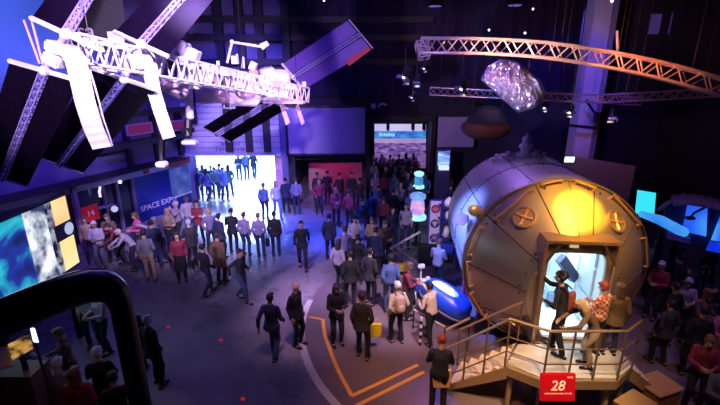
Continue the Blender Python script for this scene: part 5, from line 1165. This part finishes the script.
PEOPLE = [
 # foreground and middle of the floor
 (274, 357, 'walk', 172, 1, 'short', 'b', 'navy', 'jeans', 'person in navy jacket walking away alone on the bare floor'),
 (298, 345, 'stand', 60, 1, 'bald', 'g', 'black', 'black', 'grey haired person in black suit standing on white floor line', ),
 (337, 344, 'hold', 20, 1, 'long', 'd', 'black', 'dark', 'long haired person in black coat inside the curved orange line'),
 (362, 358, 'ease', 165, 1, 'short', 'd', 'dark', 'black', 'person in dark jacket with yellow bag seen from behind'),
 (396, 343, 'ease', 200, 0, 'short', 'w', 'beige', 'black', 'white haired person in beige shirt with a backpack'),
 (430, 344, 'reach', 215, 0, 'short', 'b', 'beige', 'black', 'person in pale shirt reaching out towards the blue pod'),
 (437, 412, 'hold', 170, 0, 'bun', 'r', 'navy', 'black', 'red haired person in navy at the stair foot with tan bag'),
 (351, 306, 'stand', 190, 1, 'short', 'b', 'black', 'black', 'person in black behind the long haired one, left of three'),
 (369, 304, 'ease', 150, 1, 'short', 'b', 'dark', 'black', 'person in dark jacket behind the yellow bag carrier'),
 (391, 312, 'stand', 185, 0, 'short', 'b', 'blue', 'jeans', 'person in blue shirt seen from behind near yellow case'),
 (404, 318, 'hold', 90, 0, 'long', 'm', 'maroon', 'dark', 'person in maroon top beside the blue shirted one'),
 (243, 301, 'stride', 65, 0, 'short', 'd', 'dark', 'jeans', 'person in dark top striding right in front of brown coat'),
 (208, 295, 'walk', 150, 0, 'short', 'b', 'black', 'navy', 'person in black striding away left of the brown coat'),
 (222, 284, 'stand', 170, 2, 'short', 'd', 'brown', 'black', 'person in long brown coat standing on the bright floor'),
 (183, 281, 'stand', 20, 0, 'long', 'd', 'maroon', 'black', 'person in maroon top and long black skirt near the shop', ),
 (194, 268, 'hold', 200, 1, 'short', 'g', 'dark', 'black', 'grey haired person in dark coat behind the maroon top'),
 (151, 281, 'ease', 195, 0, 'short', 'b', 'grey', 'tan', 'person in light grey shirt and tan trousers by the arch'),
 (224, 258, 'stand', 160, 1, 'short', 'b', 'navy', 'black', 'person in navy jacket, left of dark pair before the entrance'),
 (233, 254, 'hold', 185, 1, 'short', 'b', 'black', 'black', 'person in black jacket, right of dark pair before entrance'),
 (213, 252, 'ease', 30, 0, 'long', 'y', 'lilac', 'dark', 'fair haired person in lilac top left of the dark pair'),
 (249, 256, 'stand', 170, 0, 'short', 'd', 'lilac', 'navy', 'left of two people in lilac tops backlit by the entrance'),
 (259, 257, 'ease', 180, 0, 'short', 'm', 'lilac', 'navy', 'right of two people in lilac tops backlit by the entrance'),
 (276, 256, 'stand', 185, 1, 'short', 'b', 'black', 'navy', 'person in black standing right of the lilac pair'),
 (303, 268, 'walk', 10, 1, 'short', 'd', 'black', 'black', 'person in black walking towards viewer, left of two apart'),
 (330, 259, 'stand', 175, 1, 'short', 'b', 'navy', 'black', 'person in dark blue standing alone left of the crowd'),
 (268, 219, 'stand', 170, 0, 'short', 'm', 'blue', 'navy', 'blue clothed person standing in the bright entrance'),
 (275, 218, 'walk', 30, 0, 'long', 'y', 'white', 'blue', 'person with pale top beside the blue one in entrance'),
 (287, 213, 'ease', 200, 1, 'short', 'b', 'navy', 'black', 'person in navy right of the entrance edge'),
 (297, 214, 'stand', 190, 0, 'short', 'd', 'lilac', 'navy', 'person in lilac top below the projection screen corner'),
 # left by the shop
 (201, 243, 'fold', 10, 1, 'short', 'd', 'maroon', 'navy', 'person in dark red jacket left of the entrance'),
 (191, 238, 'stand', 40, 0, 'short', 'y', 'white', 'blue', 'person in white top under the hanging blue banner'),
 (181, 244, 'photo', 330, 0, 'cap', 'w', 'pale', 'dark', 'person in pale top and cap before the lettered wall'),
 (172, 252, 'hold', 60, 0, 'short', 'y', 'tan', 'dark', 'fair haired person in tan top before the lettered wall'),
 (165, 262, 'reach', 300, 0, 'short', 'w', 'white', 'black', 'white haired person in white shirt leaning to the counter'),
 (158, 269, 'ease', 200, 1, 'short', 'b', 'navy', 'navy', 'person in navy between grey shirt and white shirt'),
 (143, 258, 'hold', 320, 0, 'long', 'm', 'pink', 'dark', 'long haired person in pinkish top near shop uprights'),
 (137, 270, 'bend', 300, 0, 'short', 'w', 'white', 'dark', 'white haired person bending behind the grey shirt'),
 (126, 264, 'bend', 320, 0, 'short', 'd', 'maroon', 'dark', 'person in maroon shirt bending at the shop counter'),
 (115, 260, 'hold', 20, 0, 'short', 'm', 'brown', 'dark', 'person in brown jacket in front of the dark shop glass'),
 (103, 268, 'hold', 10, 0, 'short', 'w', 'white', 'grey', 'person in white top just behind the black arch'),
 (93, 262, 'stand', 30, 0, 'long', 'm', 'tan', 'dark', 'person in tan top beneath the red number sign'),
 # middle, behind
 (355, 262, 'hold', 10, 0, 'short', 'b', 'white', 'dark', 'person in white top among the visitors left of centre'),
 (345, 276, 'fold', 200, 0, 'short', 'd', 'lilac', 'black', 'person in lilac patterned top in front of white top'),
 (339, 290, 'ease', 150, 0, 'long', 'd', 'pale', 'black', 'person in pale top at the left end of the group'),
 (358, 284, 'stand', 180, 1, 'short', 'b', 'black', 'black', 'person in black at the centre of the standing group'),
 (375, 277, 'stand', 170, 1, 'short', 'b', 'navy', 'black', 'tall person in navy left of the yellow case'),
 (384, 268, 'hold', 30, 0, 'short', 'm', 'brown', 'dark', 'person in brown jacket beside the slanted pole'),
 (372, 262, 'hold', 340, 0, 'long', 'm', 'tan', 'dark', 'person in tan top behind the tall navy one'),
 (392, 250, 'stand', 20, 0, 'short', 'b', 'navy', 'navy', 'person in navy facing viewer, left of pale shirt by pole'),
 (405, 247, 'ease', 0, 0, 'short', 'd', 'pale', 'navy', 'person in pale shirt standing under the glowing models'),
 (336, 226, 'hold', 20, 1, 'cap', 'r', 'red', 'black', 'person lit red standing in the red corner'),
 (349, 229, 'stand', 150, 0, 'short', 'd', 'red', 'dark', 'person in red top right of the red lit corner figure'),
 (320, 214, 'ease', 10, 0, 'long', 'm', 'maroon', 'dark', 'person in maroon left of the red lit corner figure'),
 (362, 240, 'walk', 20, 1, 'short', 'b', 'navy', 'black', 'dark figure walking between red corner and crowd'),
 (371, 232, 'stand', 190, 1, 'short', 'b', 'navy', 'black', 'dark figure at the left edge of the back crowd'),
 (383, 236, 'stand', 170, 0, 'short', 'd', 'maroon', 'black', 'person in maroon in front row of back crowd'),
 (378, 222, 'hold', 10, 0, 'short', 'm', 'lilac', 'navy', 'person in lilac in the back crowd, left part'),
 (392, 226, 'stand', 180, 1, 'short', 'b', 'black', 'black', 'person in black in the middle of the back crowd'),
 (400, 220, 'ease', 20, 0, 'short', 'y', 'white', 'navy', 'person in white in the middle of the back crowd'),
 (409, 228, 'stand', 200, 0, 'short', 'd', 'blue', 'navy', 'person in blue just left of the front glowing model'),
 (449, 219, 'stand', 170, 1, 'short', 'b', 'navy', 'black', 'dark figure right of the poster stand by the barrel'),
 (410, 216, 'ease', 10, 0, 'short', 'd', 'lilac', 'navy', 'person in lilac in front of the smaller glowing model'),
 (447, 205, 'stand', 190, 0, 'short', 'b', 'pale', 'navy', 'person in pale top below the kiosk screen'),
 (452, 262, 'reach', 120, 0, 'short', 'b', 'navy', 'navy', 'person in navy between the poster and the barrel'),
 (436, 292, 'hold', 150, 0, 'short', 'm', 'pale', 'navy', 'person in pale top behind the rover model'),
 # right of the module
 (650, 318, 'hold', 300, 0, 'short', 'w', 'red', 'dark', 'white haired person in red top right of the module'),
 (652, 296, 'stand', 330, 0, 'short', 'w', 'pale', 'dark', 'white haired person close to the module right side'),
 (662, 300, 'hold', 20, 0, 'short', 'm', 'lilac', 'dark', 'person in lilac shirt behind the red top'),
 (674, 338, 'hold', 330, 0, 'short', 'g', 'pale', 'dark', 'person in pale pink shirt holding something, right side'),
 (664, 346, 'ease', 200, 1, 'short', 'b', 'black', 'black', 'dark figure beside the pale pink shirt'),
 (687, 352, 'hold', 20, 0, 'short', 'm', 'brown', 'dark', 'person in brown jacket in the right crowd'),
 (701, 374, 'hold', 340, 0, 'long', 'm', 'pink', 'pink', 'person in pink dress at the right'),
 (684, 372, 'stand', 160, 1, 'short', 'b', 'black', 'black', 'dark figure left of the pink dress'),
 (668, 368, 'ease', 190, 1, 'short', 'b', 'dark', 'black', 'dark figure near the right stair foot'),
 (700, 298, 'ease', 20, 1, 'short', 'b', 'black', 'black', 'dark figure standing alone in front of booth'),
 (716, 352, 'stand', 200, 1, 'short', 'd', 'navy', 'black', 'dark blue figure at the right edge by the pink dress'),
 (690, 408, 'hold', 330, 0, 'short', 'm', 'maroon', 'dark', 'person in maroon at the lower right corner, left one'),
 (712, 402, 'hold', 300, 0, 'long', 'd', 'brown', 'dark', 'long haired person in brown in the lower right corner'),
 (705, 440, 'hold', 350, 0, 'bald', 'g', 'grey', 'dark', 'bald person in grey nearest the lower right corner'),
 (668, 310, 'stand', 200, 1, 'short', 'b', 'black', 'black', 'dark figure directly behind the pale pink shirt'),
 (690, 322, 'hold', 30, 0, 'short', 'd', 'navy', 'dark', 'navy clothed figure between booth and pink dress'),
 # under the arch at the lower left
 (158, 385, 'ease', 160, 1, 'short', 'g', 'black', 'black', 'grey haired person in black right of the arch leg'),
 (140, 372, 'hold', 190, 1, 'long', 'b', 'black', 'black', 'dark coated figure beside the arch leg'),
 (112, 425, 'hold', 200, 1, 'short', 'w', 'black', 'black', 'white haired person in black inside the arch'),
 (108, 352, 'hold', 330, 0, 'short', 'm', 'pale', 'dark', 'pale clothed person seen through the arch top right'),
 (96, 345, 'stand', 20, 0, 'long', 'd', 'white', 'dark', 'person in white seen through the arch, left of pale one'),
 (72, 400, 'hold', 300, 1, 'short', 'm', 'brown', 'dark', 'person in brown with amber lit face inside the arch'),
 (50, 412, 'hold', 330, 0, 'curly', 'd', 'lilac', 'dark', 'curly haired person in lilac near the amber panel'),
 (66, 442, 'hold', 200, 0, 'short', 'g', 'grey', 'dark', 'grey haired person in grey low in the arch'),
 (36, 452, 'hold', 170, 0, 'short', 'd', 'navy', 'dark', 'person in navy at lower left by the amber panel'),
 (92, 450, 'ease', 190, 1, 'long', 'm', 'maroon', 'dark', 'long haired person in maroon low beside white hair'),
 (128, 452, 'hold', 210, 1, 'short', 'b', 'black', 'black', 'black clothed figure at the bottom below arch leg'),
 (12, 460, 'hold', 200, 0, 'short', 'd', 'brown', 'dark', 'person in brown in the lower left corner'),
]
PL = [G(q[0], q[1]) for q in PEOPLE]
for it in range(60):                                # nobody stands inside anybody else
    for i in range(len(PL)):
        for j in range(i):
            d = PL[i]-PL[j]; L = d.length
            if L < .56: d = (d/L if L > 1e-4 else V((1, 0, 0)))*(.56-L)*.5; PL[i] = PL[i]+d; PL[j] = PL[j]-d
for q, p in zip(PEOPLE, PL): person(p, *q[2:9], q[9], skirt=('skirt' in q[9] or 'dress' in q[9]))
# on the platform
plaid = bpy.data.materials.new('cloth_plaid'); plaid.use_nodes = True; nt = plaid.node_tree; bs = nt.nodes['Principled BSDF']; bs.inputs['Roughness'].default_value = .85
tc = nt.nodes.new('ShaderNodeTexCoord'); ck = nt.nodes.new('ShaderNodeTexChecker'); ck.inputs['Scale'].default_value = 16; ck.inputs['Color1'].default_value = (.62, .06, .03, 1); ck.inputs['Color2'].default_value = (.85, .62, .42, 1)
nt.links.new(tc.outputs['Object'], ck.inputs['Vector']); nt.links.new(ck.outputs[0], bs.inputs['Base Color'])
m1 = person(V((3.95, 7.15, DZ)), 'reach', 225, 0, 'curly', 'b', 'black', 'black', 'person in black reaching into the module hatch with backpack', skin=0)
m2_ = person(V((4.62, 7.05, DZ)), 'hold', 205, 0, 'short', 'r', plaid, 'brown', 'person in red checked shirt on the platform', sc=.95)
m3_ = person(V((4.95, 7.1, DZ)), 'stand', 170, 1, 'long', 'm', 'olive', 'dark', 'long haired person in olive coat on platform by the rail', sc=.93)
m4_ = person(V((4.36, 6.74, DZ)), 'bend', 262, 0, 'long', 'y', 'brown', 'tan', 'person in brown bending forward on the platform', sc=.86)
# outside the entrance, silhouettes in daylight
OUT = [(201, 200), (209, 201), (217, 199), (225.5, 200), (205, 195.5), (213.5, 195), (221.5, 195.5), (230.5, 197), (247, 179.5), (254.5, 178.5), (240, 181)]
for i, (px, py) in enumerate(OUT):
    at_px(px, py, ('stand', 'walk', 'hold', 'ease')[i % 4], (10, 160, 200, 40, 180)[i % 5], i % 2, ('short', 'long', 'short')[i % 3], 'bdm'[i % 3], ('navy', 'blue', 'green', 'blue', 'dark')[i % 5], 'navy', 'visitor outside in the daylight beyond the entrance', group='visitors outside the entrance', z=.012)
# crowd before the video wall
rg = random.Random(21); k = 0; CR = []
for row, py in enumerate((182, 187, 192.5, 199, 206)):
    for c_ in range(7):
        px = 373+c_*8.6+rg.uniform(-2, 2)+(row % 2)*3
        if px > 429: continue
        CR.append(G(px, py+rg.uniform(-1, 1)))
for it in range(60):
    for i in range(len(CR)):
        for j in range(i):
            d = CR[i]-CR[j]; L = d.length
            if L < .5: d = d/max(L, .001)*(.5-L)*.5; CR[i] = CR[i]+d; CR[j] = CR[j]-d
        CR[i].x = min(max(CR[i].x, x370+.3), x429-.3)
for p in CR:
        k += 1
        person(p, ('stand', 'ease', 'hold', 'fold')[k % 4], rg.choice((0, 20, 160, 180, 200, 330)), k % 2, rg.choice(('short', 'long', 'short', 'bald')), rg.choice('bdmg'), rg.choice(('navy', 'lilac', 'black', 'pale', 'maroon', 'blue', 'dark', 'white')), 'navy', 'visitor packed in the crowd before the video wall', group='crowd before the video wall')
for i, (px, py) in enumerate(((318, 207), (328, 205), (340, 208), (352, 206), (360, 212))):
    at_px(px, py, ('stand', 'hold', 'ease')[i % 3], (0, 180, 30)[i % 3], 1, 'short', 'b', 'dark', 'navy', 'dark figure in the red lit opening under the screen', group='figures in the red opening')
# ------------------------------------------------------------------ carried things
def bag(px, py, z, name, lb, m, wd, h, d_, yoff=0):
    p = G(px, py, z); t = empty(name, p, lb, 'bag')
    mb = MB(); mb.hull([(p.x+sx*wd/2*f, p.y+sy*d_/2, p.z+zz) for sx in (-1, 1) for sy in (-1, 1) for f, zz in ((.85, 0), (1, h*.5), (.95, h))]); mb.build('bag_body', m, t)
    MB().path([(p.x-wd*.25, p.y, p.z+h), (p.x-wd*.2, p.y, p.z+h+.14), (p.x+wd*.2, p.y, p.z+h+.14), (p.x+wd*.25, p.y, p.z+h)], .009).build('bag_handle', m, t)
bag(375, 336, .38, 'shopping_bag', 'bright yellow shopping bag carried by person in dark jacket', mat('bag_yellow', (.85, .60, .02), .6), .30, .34, .08)
bag(441, 386, .62, 'tote_bag', 'tan tote bag held at the stair foot', mat('bag_tan', (.80, .52, .24), .6), .36, .40, .10)
bag(241, 262, .55, 'handbag', 'black handbag beside the dark pair before the entrance', softblack, .18, .28, .10)
bag(268, 246, .5, 'handbag', 'dark bag between lilac pair and black clothed person', softblack, .14, .3, .10)
def backpack(per, lb, m, off=(0, .19, 1.08)):
    t = bpy.data.objects.new('backpack', None); COL.objects.link(t); tag(t, lb, 'backpack'); t.matrix_world = M.Translation(per.location) @ M.Rotation(per.rotation_euler.z, 4, 'Z')
    def a_(mb, nm, mm):
        o = bpy.data.objects.new(nm, mb.mesh(nm, mm, True)); COL.objects.link(o); o.parent = t
    x, y, z = off
    a_(MB().seg((x, y, z), (.13, .07, .10), (x, y-.01, z+.28), (.11, .06, .07)), 'pack_body', m)
    a_(MB().seg((x, y+.07, z), (.09, .03, .06), (x, y+.07, z+.08), (.08, .025, .05)), 'front_pocket', m)
    for s in (-1, 1): a_(MB().path([(s*.09, y-.05, z+.34), (s*.10, y-.16, z+.40), (s*.11, y-.28, z+.36)], .014), 'shoulder_strap', softblack)
    return t
backpack(m1, 'dark red backpack on the person reaching into the hatch', mat('pack_maroon', (.28, .06, .04), .7), (0, .12, 1.08))
wp = [o for o in COL.objects if o.get('label', '').startswith('white haired person in beige')][0]
backpack(wp, 'pale backpack on the white haired person in beige', mat('pack_beige', (.55, .42, .36), .7))
